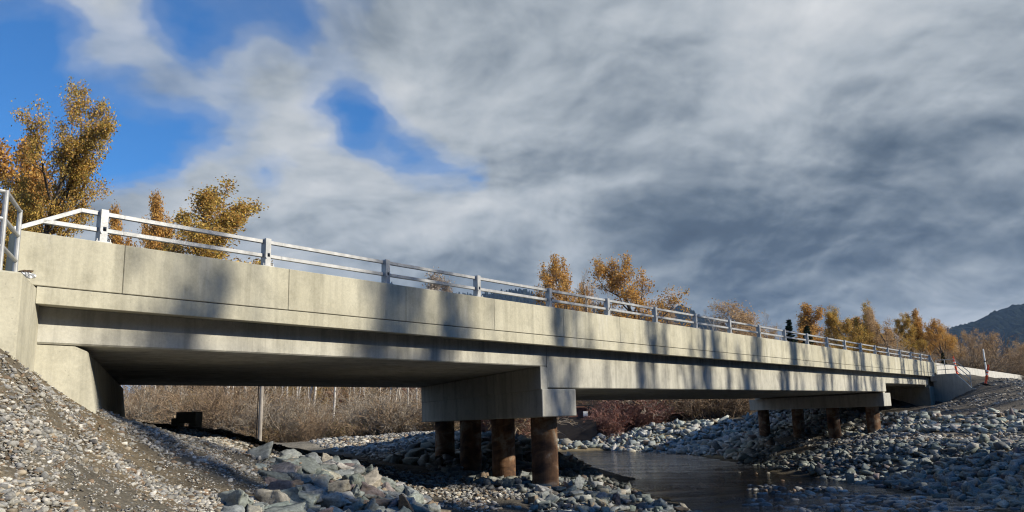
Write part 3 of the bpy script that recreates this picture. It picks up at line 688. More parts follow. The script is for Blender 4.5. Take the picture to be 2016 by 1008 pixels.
# orange tube delineators
def delineator(loc, tilt, label):
    t = empty('delineator', loc, label, 'delineator', 'orange tube delineators by the far wing wall')
    t.rotation_euler = tilt
    def lathe(prof, n=16):
        v = []; f = []
        for r, z in prof: v += [(r * math.cos(2 * PI * k / n), r * math.sin(2 * PI * k / n), z) for k in range(n)]
        for i in range(len(prof) - 1):
            for k in range(n): f.append((i * n + k, i * n + (k + 1) % n, (i + 1) * n + (k + 1) % n, (i + 1) * n + k))
        f.append(tuple(range((len(prof) - 1) * n, len(prof) * n)))
        return v, f
    v, f = lathe([(.085, .03), (.075, .10), (.062, .12), (.058, .45), (.075, .47), (.075, .50), (.056, .52), (.052, .95), (.06, .97), (.035, 1.02), (.03, 1.06), (.055, 1.09), (.055, 1.13), (.02, 1.15)])
    put('tube', mesh_from('tube', v, f, M['orange'], True), t)
    for z0, z1, r in ((.56, .64, .0605), (.74, .82, .059)):
        v, f = lathe([(r - .004, z0), (r, z0 + .002), (r, z1 - .002), (r - .004, z1)]); put('reflective_band', mesh_from('band', v, f, M['white'], True), t)
    m = MB(); m.box((0, 0, .018), (.38, .38, .036)); m.box((0, 0, .045), (.2, .2, .02))
    me_o = m.build('rubber_base', M['black_rubber'], None, (0, 0, 0), bevel=.01); me_o.parent = t; me_o.location = (0, 0, 0)
    return t
def at(px, py, Y):
    v = ray(px, py); k = Y / v.y; return Vector((v.x * k, Y, v.z * k))
a = at(1885, 738, 52.0); delineator(a, (0, -0.12, 0), 'upright orange tube delineator standing behind the far wing wall rail')
a = at(1940, 757.5, 46.5); delineator(a, (0.05, 0.30, 0.3), 'tilted orange tube delineator leaning on the gravel bank below the white barrier')

# white marker post by the barrier
a = at(1943.5, 741, 50.0); b = at(1935.5, 687, 50.3)
t = empty('marker_post', a, 'thin white marker post with a dark foot leaning in front of the white barrier', 'post')
m = MB(); dv = b - a
m.tube(a + dv * .2, b, .045, .04, 10); o = m.build('post', M['white'], t)
m = MB(); m.tube(a - dv * .1, a + dv * .22, .075, .07, 10); m.build('dark_sleeve', M['dark_steel_and_shade'], t)
m = MB(); m.tube(a + dv * .52, a + dv * .56, .055, .055, 10); m.build('dark_band', M['dark_steel_and_shade'], t)

# grey utility pole beyond the bridge
a = at(510.5, 876, 36.5); zb_ = gz(a.x, a.y)
t = empty('utility_pole', (a.x, a.y, zb_), 'weathered grey wooden pole standing in the brush seen under the near span', 'pole')
m = MB(); top = Vector((a.x + .10, a.y, 7.6)); m.tube((a.x, a.y, zb_ - .3), top, .09, .07, 16); m.build('pole_shaft', M['pole_wood'], t, smooth=False)
m = MB(); m.tube((a.x - .14, a.y - .02, zb_), (a.x - .02, a.y - .02, 7.2), .022, .022, 6); m.build('conduit', M['dark_steel_and_shade'], t)

# stepped dark concrete block on the berm
c0 = at(340, 842, 19.2); c1 = at(388, 842, 19.2); w = c1.x - c0.x; h = (842 - 812) / 1620 * 19.2
zb_ = c0.z
t = empty('concrete_block', ((c0.x + c1.x) / 2, 19.3, zb_), 'dark stepped concrete block on two legs on the berm under the near span', 'block')
x0 = c0.x; s_ = w / 48.0
m = MB(); m.box((x0 + 28.5 * s_, 19.3, zb_ + h * .62), (39 * s_, .42, h * .72)); m.build('block_body', M['concrete_cap'], t, bevel=.01)
m = MB(); m.box((x0 + 6.5 * s_, 19.3, zb_ + h * .2), (13 * s_, .42, h * .8)); m.build('step', M['concrete_cap'], t, bevel=.01)
for xx, ww in ((9.5, 7), (41, 13)):
    m = MB(); m.box((x0 + xx * s_, 19.3 + (.003 if xx > 20 else .0), zb_ + h * .05), (ww * s_, .40, h * .42)); m.build('leg', M['concrete_cap'], t, bevel=.008)

# crumpled wrapper on the near wing wall
b0 = Vector(wing_pt(-.80, -.50, 1.556))
t = empty('crumpled_wrapper', b0, 'crumpled silver wrapper with brown cloth lying on the near wing wall', 'litter')
def blob_mesh(name, mat, size, seed, sharp):
    import bmesh
    bm = bmesh.new(); bmesh.ops.create_icosphere(bm, subdivisions=3, radius=1)
    r = np.random.default_rng(seed); pl = r.normal(size=(12, 3)); pl /= np.linalg.norm(pl, axis=1)[:, None]; off = r.uniform(.45, .95, 12)
    for v in bm.verts:
        d_ = np.array(v.co); k = min([o_ / max(.02, float(d_ @ p_)) for p_, o_ in zip(pl, off) if d_ @ p_ > .02] + [1.2])
        k *= 1 + sharp * math.sin(d_[0] * 9 + d_[1] * 7 + seed) * .5
        v.co = Vector((d_[0] * k * size[0], d_[1] * k * size[1], d_[2] * k * size[2]))
    me = bpy.data.meshes.new(name); bm.to_mesh(me); bm.free(); me.materials.append(mat); return me
put('wrapper', blob_mesh('wrapper', M['silver'], (.075, .06, .05), 4, .25), t, (0.02, -.02, .035))
put('brown_cloth', blob_mesh('brown_cloth', M['brown_cloth'], (.08, .05, .04), 9, .2), t, (-.01, .02, .075))

# old rusty bridge upstream
YB = 62.0
c = at(1162, 821, YB)
t = empty('old_bridge', (c.x - 2.4, YB, c.z - 1.0), 'old rusty steel bridge on an abutment coloured dark for shade seen past the near pier', 'bridge')
def bx(name, x0, x1, y0, y1, z0, z1, mat):
    m = MB(); m.box(((x0 + x1) / 2, (y0 + y1) / 2, (z0 + z1) / 2), (x1 - x0, y1 - y0, z1 - z0)); return m.build(name, mat, t, bevel=.01)
X1 = c.x; Z0 = c.z
bx('plate_girder', X1 - 5.2, X1 - .15, YB +0.20, YB +0.35, Z0 + .02, Z0 + .78, M['rust_paint'])
bx('top_rail', X1 - 5.2, X1 + .1, YB -0.05, YB +0.10, Z0 + .82, Z0 + .90, M['dark_steel_and_shade'])
bx('mid_rail', X1 - 5.2, X1 - .1, YB -0.05, YB +0.05, Z0 + .66, Z0 + .71, M['dark_steel_and_shade'])
for k in range(4): bx('rail_post', X1 - .12 - 1.6 * k, X1 - .02 - 1.6 * k, YB -0.06, YB +0.06, Z0 + .02, Z0 + .83, M['dark_steel_and_shade'])
bx('deck', X1 - 5.3, X1 + .3, YB -0.20, YB +3.50, Z0 - .16, Z0 + .02, M['dark_steel_and_shade'])
bx('end_plate', X1 + .02, X1 + .26, YB -0.10, YB +0.60, Z0 + .02, Z0 + .88, M['dark_steel_and_shade'])
bx('bridge_abutment', X1 - 4.8, X1 + .25, YB +0.00, 60.0, Z0 - 2.0, Z0 - .17, M['dark_steel_and_shade'])  # concrete abutment; its shade is put into the near-black colour
bx('abutment_side', X1 + .25, X1 + .55, YB -0.10, YB +3.00, Z0 - 1.6, Z0 - .1, M['concrete_cap'])
o = bx('white_sheet', X1 - .52, X1 - .18, YB -0.14, YB -0.10, Z0 + .05, Z0 + .42, M['white'])
# pale boulder at its end is built with the rocks

# ---------------------------------------------------------------- stones
import bmesh
def ico(sub):
    bm = bmesh.new(); bmesh.ops.create_icosphere(bm, subdivisions=sub, radius=1.0)
    bm.verts.ensure_lookup_table(); v = np.array([p.co for p in bm.verts]); f = np.array([[q.index for q in p.verts] for p in bm.faces]); bm.free()
    v /= np.linalg.norm(v, axis=1)[:, None]
    return v, f
ICO = {k: ico(k) for k in (1, 2, 3, 4)}
def stone_shape(sub, rng, planes, p, lo=0.5, hi=0.95, rough=0.02):
    v, f = ICO[sub]
    n = rng.normal(size=(planes, 3)); n /= np.linalg.norm(n, axis=1)[:, None]
    n = np.concatenate([n, np.eye(3), -np.eye(3)]); off = np.concatenate([rng.uniform(lo, hi, planes), rng.uniform(.8, 1.0, 6)])
    dots = np.maximum(v @ n.T, 1e-4) / off
    r = (dots ** p).sum(1) ** (-1.0 / p)
    r *= 1 + rough * rng.normal(size=len(v))
    return v * r[:, None]
from mathutils import noise as mnoise
def hull_stone(rng, npts, bevel=0.0, flat=.75, cuts=0, rough=.09, round_=False):
    bm = bmesh.new()
    p = np.array([[a, b, c] for a in (-1, 1) for b in (-1, 1) for c in (-1, 1)], float) * np.array([.74, .70, .66])      # a broken block with knocked-off corners
    p *= rng.uniform(.55, 1.15, (8, 3)); p[:, 0] += p[:, 2] * rng.normal(0, .18); p[:, 1] += p[:, 2] * rng.normal(0, .18); p[:, 0] += p[:, 1] * rng.normal(0, .2)
    e = rng.normal(size=(max(2, npts - 8), 3)); e /= np.linalg.norm(e, axis=1)[:, None]; p = np.concatenate([p, e * rng.uniform(.8, 1.08, (len(e), 1))])
    if round_: p = rng.normal(size=(npts, 3)); p /= np.linalg.norm(p, axis=1)[:, None]; p *= rng.uniform(.75, 1.05, (npts, 1))
    p[:, 2] = np.clip(p[:, 2], -flat, flat)
    for q in p: bm.verts.new(q)
    r = bmesh.ops.convex_hull(bm, input=bm.verts)
    bmesh.ops.delete(bm, geom=[g for g in r['geom_interior'] if isinstance(g, bmesh.types.BMVert)], context='VERTS')
    bmesh.ops.dissolve_limit(bm, angle_limit=math.radians(14), verts=bm.verts, edges=bm.edges)
    if bevel: bmesh.ops.bevel(bm, geom=list(bm.edges), offset=bevel, segments=1, affect='EDGES', clamp_overlap=True)
    bmesh.ops.triangulate(bm, faces=bm.faces); bmesh.ops.recalc_face_normals(bm, faces=bm.faces)
    if cuts:
        bmesh.ops.subdivide_edges(bm, edges=list(bm.edges), cuts=cuts, use_grid_fill=True); bm.normal_update()
        sd = Vector(rng.uniform(-50, 50, 3))
        for q in bm.verts: q.co += q.normal * (rough * (mnoise.noise(q.co * 1.8 + sd) + .6 * mnoise.noise(q.co * 4.2 + sd) + .35 * mnoise.noise(q.co * 9.0 + sd)))
        bmesh.ops.triangulate(bm, faces=bm.faces)
    bm.verts.index_update(); v = np.array([q.co for q in bm.verts]); f = np.array([[q.index for q in g.verts] for g in bm.faces]); bm.free()
    return v, f
def rot_mats(n, rng, tilt):
    """random yaw, limited tilt"""
    a = rng.uniform(0, 2 * PI, n); ax = rng.uniform(0, 2 * PI, n); t = rng.normal(0, tilt, n)
    c, s = np.cos(a), np.sin(a); Z = np.zeros((n, 3, 3)); Z[:, 0, 0] = c; Z[:, 0, 1] = -s; Z[:, 1, 0] = s; Z[:, 1, 1] = c; Z[:, 2, 2] = 1
    k = np.stack([np.cos(ax), np.sin(ax), np.zeros(n)], 1); K = np.zeros((n, 3, 3))
    K[:, 0, 1] = -k[:, 2]; K[:, 0, 2] = k[:, 1]; K[:, 1, 0] = k[:, 2]; K[:, 1, 2] = -k[:, 0]; K[:, 2, 0] = -k[:, 1]; K[:, 2, 1] = k[:, 0]
    Rt = np.eye(3)[None] + np.sin(t)[:, None, None] * K + (1 - np.cos(t))[:, None, None] * (K @ K)
    return Rt @ Z
def in_poly(x, y, poly):
    c = np.zeros(x.shape, bool); n = len(poly); j = n - 1
    for i in range(n):
        xi, yi = poly[i]; xj, yj = poly[j]
        c ^= ((yi > y) != (yj > y)) & (x < (xj - xi) * (y - yi) / (yj - yi + 1e-12) + xi); j = i
    return c
def scatter(poly, n, rng, patch=None):
    P = np.array(poly); out = []
    m = 0
    while m < n:
        x = rng.uniform(P[:, 0].min(), P[:, 0].max(), n * 3); y = rng.uniform(P[:, 1].min(), P[:, 1].max(), n * 3)
        k = in_poly(x, y, poly)
        if patch is not None: k &= rng.uniform(size=len(x)) < patch(x, y)
        out.append(np.stack([x[k], y[k]], 1)); m += k.sum()
    return np.concatenate(out)[:n]
def merge(name, protos, faces, pos_, scl, R, tint, mat, smooth=False):
    rng = np.random.default_rng(3); pick = rng.integers(0, len(protos), len(pos_))
    V = []; F = []; T = []; base = 0
    for k, pv in enumerate(protos):
        if isinstance(pv, tuple): pv, faces = pv
        i = np.where(pick == k)[0]
        if len(i) == 0: continue
        vv = np.einsum('nij,nvj->nvi', R[i], pv[None] * scl[i][:, None, :]) + pos_[i][:, None, :]
        nv = pv.shape[0]
        V.append(vv.reshape(-1, 3)); F.append((faces[None] + (np.arange(len(i)) * nv)[:, None, None] + base).reshape(-1, 3))
        T.append(np.repeat(tint[i], nv, axis=0)); base += nv * len(i)
    return mesh_from(name, np.concatenate(V), np.concatenate(F), mat, smooth, np.concatenate(T))

PAL = [('blue-grey', (0.185, 0.212, 0.212)), ('grey-green', (0.175, 0.205, 0.185)), ('pale grey', (0.31, 0.31, 0.29)), ('rust-brown', (0.21, 0.145, 0.09)),
       ('maroon', (0.165, 0.12, 0.122)), ('tan', (0.27, 0.235, 0.185)), ('dark slate', (0.085, 0.098, 0.105))]
rr = np.random.default_rng(21)
REG = {
 # name: polygon, count, size range, weights of the palette
 'mound': ([(-3.85, 12.3), (-3.5, 13.5), (-2.9, 13.8), (-2.3, 13.5), (-1.7, 13.4), (-1.1, 13.0), (-.8, 11.8), (-1.7, 9.7), (-3.05, 8.9), (-2.75, 10.4), (-3.1, 11.2)], 300, (.075, .27), (.44, .20, .14, .05, .07, .08, .02)),
 'spit': ([(-1.3, 19.6), (.1, 17.6), (.3, 15.0), (3.7, 14.8), (3.9, 19), (4.0, 22), (3.6, 27), (3.1, 34), (1.8, 30), (.9, 24), (-.8, 22.5), (-2.2, 24), (-2.6, 25.5), (-2.2, 21.5)], 1500, (.055, .20), (.38, .24, .17, .04, .04, .07, .06)),
 'behind': ([(-4.0, 24.5), (-3.3, 31), (.6, 35), (2.8, 37), (2.6, 28), (.2, 24), (-1.4, 23.6)], 800, (.12, .32), (.32, .22, .20, .05, .05, .10, .06)),
 'right': ([(10.9, 42), (11.7, 32.5), (12.4, 26.5), (13.1, 20.5), (17.5, 19), (20.4, 25), (18.9, 30), (16.0, 33.5), (14.4, 37), (12.3, 43)], 5200, (.065, .27), (.44, .25, .10, .02, .06, .04, .09)),
 'upper': ([(14, 50), (14.8, 57), (17, 60.5), (20.3, 57), (20.5, 47.5), (21.0, 41), (25, 38), (21.2, 33), (17.4, 37), (17, 41), (16.6, 46.5)], 2800, (.085, .29), (.30, .2, .26, .04, .05, .10, .05)),
 'far': ([(6.8, 57), (9.6, 53), (11.2, 47), (11.4, 42), (13.5, 43), (14.7, 49.5), (15.4, 59), (11.2, 61), (8.2, 61), (5.3, 60.5)], 1700, (.13, .40), (.25, .15, .38, .03, .03, .13, .03)),
 'upstream': ([(.6, 57.5), (5.8, 58.6), (7, 61.5), (4, 63.5), (-.5, 61)], 260, (.18, .4), (.4, .2, .2, .05, .05, .05, .05)),
}
allst = []
for rn, (poly, n, (lo, hi), wts) in REG.items():
    xy = scatter(poly, n, rr)
    u = rr.uniform(size=n) ** (1.6 if rn == 'mound' else 2.6)
    size = lo + (hi - lo) * u
    if rn == 'right': size *= np.clip(1.25 - (xy[:, 1] - 16) * .022, .75, 1.25)
    pick = rr.choice(len(PAL), n, p=np.array(wts) / sum(wts))
    for i in range(n): allst.append((rn, xy[i, 0], xy[i, 1], size[i], pick[i]))
# spread the big ones of the mound so that they do not swallow each other
def relax(kind, k=0.80, it=40):
    ids = [i for i, s in enumerate(allst) if s[0] == kind]
    p = np.array([[allst[i][1], allst[i][2]] for i in ids]); r = np.array([allst[i][3] for i in ids])
    for _ in range(it):
        d = p[:, None] - p[None]; L = np.linalg.norm(d, axis=-1) + np.eye(len(p)) * 9
        want = (r[:, None] + r[None]) * k; push = np.maximum(want - L, 0) / L * .25
        p += (d * push[..., None]).sum(1)
    for j, i in enumerate(ids): allst[i] = (allst[i][0], p[j, 0], p[j, 1], allst[i][3], allst[i][4])
relax('mound', .60, 25); relax('spit', .58, 12)
S = allst
sx = np.array([s[1] for s in S]); sy = np.array([s[2] for s in S]); ss = np.array([s[3] for s in S]); sp = np.array([s[4] for s in S]); sreg = np.array([s[0] for s in S])
sz = ground_z(sx, sy)
nS = len(S)
scl = ss[:, None] * np.stack([rr.uniform(.9, 1.35, nS), rr.uniform(.60, 1.0, nS), rr.uniform(.38, .75, nS)], 1)
Rst = rot_mats(nS, rr, 0.5)
posn = np.stack([sx, sy, sz + scl[:, 2] * rr.uniform(.10, .62, nS)], 1)
# riprap is stacked: raise part of the stones of the mound and of the right bank
layer = rr.uniform(size=nS) < .30
posn[:, 2] += np.where(layer & (sreg != 'mound'), ss * .30, 0)
posn[:, 2] += np.where(sreg == 'mound', -.04, 0)
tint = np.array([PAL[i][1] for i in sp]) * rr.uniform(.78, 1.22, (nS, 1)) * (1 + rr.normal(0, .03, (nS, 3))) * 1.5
tint = tint * (1.0 - .20 * np.isin(sreg, ['right', 'spit', 'behind', 'mound']))[:, None]  # darker tint for stones of the shaded regions, shade put into their colour
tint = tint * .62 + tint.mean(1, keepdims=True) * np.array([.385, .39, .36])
# keep clear of the piles
pil = [np.array(cap_pt(10.337, a, 0)) for a in (0.88, 3.40, 5.88, 8.25)] + [np.array(cap_pt(38.81, a, 0)) for a in (1.02, 3.72, 6.40, 9.3)]
clear = np.ones(nS, bool)
for q in pil: clear &= np.hypot(sx - q[0], sy - q[1]) > .27 + ss * .55
app = ss / np.hypot(sx, sy)
inview = np.abs(sx / sy) < .66
app = np.where(inview & clear, app, 0); app = np.where(np.isin(sreg, ['behind', 'upstream']), app * .6, app)
order = np.argsort(-app)[:296]
single = np.zeros(nS, bool); single[order] = True
rest = np.where(~single & clear)[0]
PR2 = [hull_stone(rr, int(rr.integers(10, 15)), 0, rr.uniform(.55, 1), 1, .10) for _ in range(60)]
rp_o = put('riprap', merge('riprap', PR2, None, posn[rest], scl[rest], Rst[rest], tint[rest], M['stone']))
tag(rp_o, 'blasted grey riprap stones covering the river banks and pier foot', 'riprap', kind='stuff')
PR4 = [mesh_from('boulder', *hull_stone(rr, int(rr.integers(11, 18)), 0, rr.uniform(.55, 1), 6, .17), M['boulder']) for _ in range(40)]
ORD = ['nearest', 'second', 'third', 'fourth', 'fifth', 'sixth', 'seventh', 'eighth', 'ninth', 'tenth', 'eleventh', 'twelfth', 'thirteenth', 'fourteenth', 'fifteenth', 'sixteenth', 'seventeenth', 'eighteenth', 'nineteenth', 'twentieth']
PHR = {'mound': ('mound boulders', 'the gravel slope', (-3.6, 10.8), 'riprap boulders in the mound below the gravel slope'), 'spit': ('pier foot boulders', 'the nearest pile', (pil[0][0], pil[0][1]), 'boulders round the foot of the near pier'),
       'behind': ('boulders behind the near pier', 'its piles', (pil[0][0], pil[0][1]), 'dark boulders behind the near pier'), 'right': ('shaded right bank boulders', 'the bottom corner', (14.2, 21.0), 'boulders on the shaded right bank'),
       'upper': ('upper right bank boulders', 'the far pier', (pil[4][0], pil[4][1]), 'boulders in the band below the far wing wall'), 'far': ('far bank boulders', 'the water', (8, 57), 'boulders on the bank across the river'), 'upstream': ('upstream boulders', 'the old bridge', (2, 57), 'boulders by the old bridge')}
SIZEW = ['small', 'medium', 'large']
items = []
for i in order:
    rel = (ss[i] - REG[sreg[i]][2][0]) / (REG[sreg[i]][2][1] - REG[sreg[i]][2][0])
    sh = 'flat' if scl[i, 2] < .5 * scl[i, 1] + .02 * 0 and scl[i, 2] / scl[i, 0] < .48 else ('long' if scl[i, 0] / scl[i, 1] > 1.7 else 'angular')
    items.append((i, SIZEW[0 if rel < .2 else 1 if rel < .55 else 2], sh, PAL[sp[i]][0]))
fam = {}
for it in items: fam.setdefault((sreg[it[0]],) + it[1:], []).append(it[0])
for (rg, sw, sh, cn), ids in fam.items():
    ph, lm, lp, gph = PHR[rg]
    ids.sort(key=lambda i: math.hypot(sx[i] - lp[0], sy[i] - lp[1]))
    for k, i in enumerate(ids):
        o = put('boulder', PR4[int(rr.integers(0, len(PR4)))], None, posn[i])
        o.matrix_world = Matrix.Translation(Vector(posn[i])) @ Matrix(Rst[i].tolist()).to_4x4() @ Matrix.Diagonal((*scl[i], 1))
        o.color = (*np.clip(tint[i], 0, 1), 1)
        if len(ids) == 1: lab = f'the one {sw} {sh} {cn} boulder among the {ph}'
        elif k == 0: lab = f'{sw} {sh} {cn} boulder nearest {lm} among the {ph}'
        else: lab = f'{sw} {sh} {cn} boulder {ORD[min(k, 19)]} from {lm} among the {ph}'
        tag(o, lab, 'boulder', gph)
# a pale split boulder by the old bridge
v_ = ray(1168, 803); k_ = 57.5 / v_.y
for j, (dx, dz, s_) in enumerate([(0, 0, .34)]):
    pass

# river cobbles, half in the water
poly = [(4.7, 19), (5.7, 22.7), (7.3, 26.7), (8.2, 30.7), (9.9, 29.4), (11.2, 26.8), (13, 22.1), (13.5, 19)]
n = 1700; xy = scatter(poly, n, rr, lambda x, y: np.clip(.35 + 1.6 * vnoise(x * .9, y * 1.6, 31), .04, 1))
sz_ = .04 + .16 * rr.uniform(size=n) ** 2.6
poly2 = [(3.9, 22.4), (3.9, 35), (5.9, 46), (10.4, 46), (12.2, 39), (12.5, 27.3), (9.1, 28.6), (6.5, 24.7)]
xy2 = scatter(poly2, 420, rr, lambda x, y: np.clip(.15 + 2.2 * vnoise(x * .6, y * .8, 35), 0, 1)); s2 = .05 + .12 * rr.uniform(size=420) ** 2.4
xy = np.concatenate([xy, xy2]); sz_ = np.concatenate([sz_, s2]); n = len(xy)
zc = np.maximum(ground_z(xy[:, 0], xy[:, 1]), WATER - .03) + np.concatenate([np.full(1700, -.02), np.full(420, -.07)]) * 1.0
scl_ = sz_[:, None] * np.stack([rr.uniform(.9, 1.4, n), rr.uniform(.7, 1.0, n), rr.uniform(.4, .7, n)], 1)
tc = np.array([(.30, .30, .29), (.20, .21, .21), (.42, .40, .36), (.24, .17, .12), (.13, .13, .13)])[rr.integers(0, 5, n)] * rr.uniform(.7, 1.2, (n, 1))
PC = [stone_shape(2, rr, 8, 6, .65, 1.0, .006) for _ in range(14)]
o = put('river_cobbles', merge('river_cobbles', PC, ICO[2][1], np.stack([xy[:, 0], xy[:, 1], zc + scl_[:, 2] * .25], 1), scl_, rot_mats(n, rr, .25), tc, M['cobble'], True))
tag(o, 'rounded wet cobbles on the shallow river bar', 'cobbles', kind='stuff')

# gravel on the spill slope, the berm, the sandy track and the banks
G1 = [(-6.2, 7.6), (-5.9, 8.6), (-5.9, 9.5), (-5.9, 10.7), (-5.7, 11.4), (-6.4, 14.4), (-5.2, 14.6), (-4.3, 13.2), (-3.6, 12.2), (-2.75, 10.8), (-2.9, 9.3), (-2.3, 7.2), (-3.4, 5.2), (-5.6, 6.2)]
def bare(x, y): return np.clip(.66 + 2.4 * vnoise(x * 1.1, y * 1.1, 41) + 1.2 * vnoise(x * 3.1, y * 3.1, 42), .03, 1)
parts = []
def gset(poly, n, lo, hi, pw, patch, tones, sink=.25):
    xy = scatter(poly, n, rr, patch); s = lo + (hi - lo) * rr.uniform(size=n) ** pw
    sc_ = s[:, None] * np.stack([rr.uniform(.9, 1.5, n), rr.uniform(.7, 1.0, n), rr.uniform(.4, .75, n)], 1)
    t = np.array(tones)[rr.integers(0, len(tones), n)] * rr.uniform(.7, 1.55, (n, 1))
    z = ground_z(xy[:, 0], xy[:, 1])
    parts.append((np.stack([xy[:, 0], xy[:, 1], z + sc_[:, 2] * sink], 1), sc_, t))
TON = [(.34, .33, .295), (.25, .245, .23), (.43, .41, .365), (.18, .175, .17), (.31, .265, .20), (.24, .24, .235), (.20, .145, .10), (.43, .41, .375)]
gset(G1, 14000, .012, .050, 2.9, bare, TON)
gset(G1, 36000, .006, .020, 1.5, lambda x, y: bare(x, y) * .8 + .2, TON)
G2 = [(-6.2, 14.2), (-4.2, 12.8), (-3.4, 14), (-3.4, 18.5), (-6.5, 19)]
gset(G2, 1500, .02, .07, 2.5, bare, TON)
G3 = [(-2.6, 14), (.6, 15.3), (1.6, 17.5), (-.2, 19.2), (-2.2, 21.5), (-4.5, 23), (-4.2, 16)]
gset(G3, 5200, .012, .07, 2.4, bare, TON)
G4 = [(-4, 24), (-9, 36), (-5, 43), (2, 42), (2.2, 33), (-3, 31)]
gset(G4, 7000, .03, .14, 2.4, None, TON)
G5 = [(14.1, 37.5), (15.6, 34), (18.6, 30), (22, 31), (20.8, 33.2), (17.2, 37), (16.9, 41), (16.5, 46), (14, 46)]
gset(G5, 2600, .04, .16, 2.2, bare, TON)
G6 = [(25.5, 37), (21.5, 40), (22, 45.5), (25.6, 47.2), (33, 53), (42, 58), (34, 40)]
gset(G6, 4500, .03, .12, 2.4, bare, [(.30, .28, .25), (.22, .205, .185), (.38, .355, .31), (.17, .155, .14)])
gp = np.concatenate([p[0] for p in parts]); gs = np.concatenate([p[1] for p in parts]); gtn = np.concatenate([p[2] for p in parts])
PG1 = [hull_stone(rr, int(rr.integers(12, 20)), 0, .9, round_=(k % 2 == 0)) for k in range(24)]
big = gs[:, 0] > .03
o = put('gravel', merge('gravel', PG1, None, gp, gs, rot_mats(len(gp), rr, .4), gtn, M['gravel']))
tag(o, 'loose pale gravel and pebbles spread over the slopes', 'gravel', kind='stuff')

# ---------------------------------------------------------------- trees and brush
class Tubes:
    def __init__(self): self.v = []; self.f = []; self.n = 0
    def line(self, pts, rad, k):
        pts = np.asarray(pts); m = len(pts)
        d = np.gradient(pts, axis=0); d /= np.linalg.norm(d, axis=1)[:, None] + 1e-9
        ref = np.where(np.abs(d[:, 2:3]) < .9, np.array([[0, 0, 1.0]]), np.array([[1.0, 0, 0]]))
        s = np.cross(d, ref); s /= np.linalg.norm(s, axis=1)[:, None] + 1e-9; u = np.cross(s, d)
        an = np.arange(k) * 2 * PI / k
        ring = pts[:, None] + (s[:, None] * np.cos(an)[None, :, None] + u[:, None] * np.sin(an)[None, :, None]) * np.asarray(rad)[:, None, None]
        self.v.append(ring.reshape(-1, 3))
        i = np.arange(m - 1)[:, None] * k + np.arange(k)[None]; j = np.arange(m - 1)[:, None] * k + (np.arange(k)[None] + 1) % k
        self.f.append((np.stack([i, j, j + k, i + k], -1).reshape(-1, 4) + self.n)); self.n += m * k
    def mesh(self, name, mat, smooth=True):
        return mesh_from(name, np.concatenate(self.v), np.concatenate(self.f), mat, smooth)

def unit(v): return v / (np.linalg.norm(v) + 1e-9)
def spread(d, ang, rng):
    a = unit(np.cross(d, rng.normal(size=3))); return unit(d * math.cos(ang) + a * math.sin(ang))

def grow_tree(seed, H, r0, clear=.25, nl=(16, 7, 5), ang=(.75, .7, .7), ratio=(.5, .5, .5), up=.25, wob=.12, lean=(0, 0), forks=0, thin=.007, top_bias=.5, split_twigs=True, spreadpow=1.0):
    """returns trunk tubes, twig tubes and the tips where leaves sit (positions, directions)"""
    rng = np.random.default_rng(seed); tr = Tubes(); tw = Tubes(); tips = []
    def branch(p, d, L, r, lvl):
        n = max(4, int(5 - lvl) + 3); pts = [p]; rad = [r]; dd = d
        for i in range(n):
            w = wob * (1 + .5 * lvl)
            dd = unit(dd + rng.normal(0, w, 3) + np.array([0, 0, up * (.35 if lvl == 0 else 1.0) / n * 2]))
            pts.append(pts[-1] + dd * L / n); rad.append(max(thin, r * (1 - .82 * (i + 1) / n)))
        pts = np.array(pts); rad = np.array(rad)
        (tr if lvl <= 1 else tw).line(pts, rad, (9, 6, 4, 3)[min(lvl, 3)])
        if lvl < len(nl):
            c = nl[lvl]
            for j in range(c):
                u0 = clear if lvl == 0 else .22
                u = u0 + (1 - u0) * ((j + rng.uniform(.1, .9)) / c) ** (.85)
                k = u * n; i = min(int(k), n - 1); q = pts[i] + (pts[i + 1] - pts[i]) * (k - i); rq = rad[i] + (rad[i + 1] - rad[i]) * (k - i)
                dl = unit(pts[i + 1] - pts[i])
                shape = (1 - .62 * ((u - u0) / (1 - u0)) ** spreadpow) if lvl == 0 else (1 - .45 * u)
                Lb = L * ratio[lvl] * shape * rng.uniform(.72, 1.2)
                branch(q, spread(dl, ang[lvl] * rng.uniform(.65, 1.25), rng), Lb, max(thin, min(rq * .62, r * .45)), lvl + 1)
        if lvl >= len(nl) - 1:
            for u in np.linspace(.3, 1, 4 if lvl == len(nl) else 3):
                k = u * n; i = min(int(k), n - 1); tips.append(pts[i] + (pts[i + 1] - pts[i]) * (k - i))
    branch(np.array([0, 0, -.3]), unit(np.array([lean[0], lean[1], 1.0])), H, r0, 0)
    return tr, tw, np.array(tips)

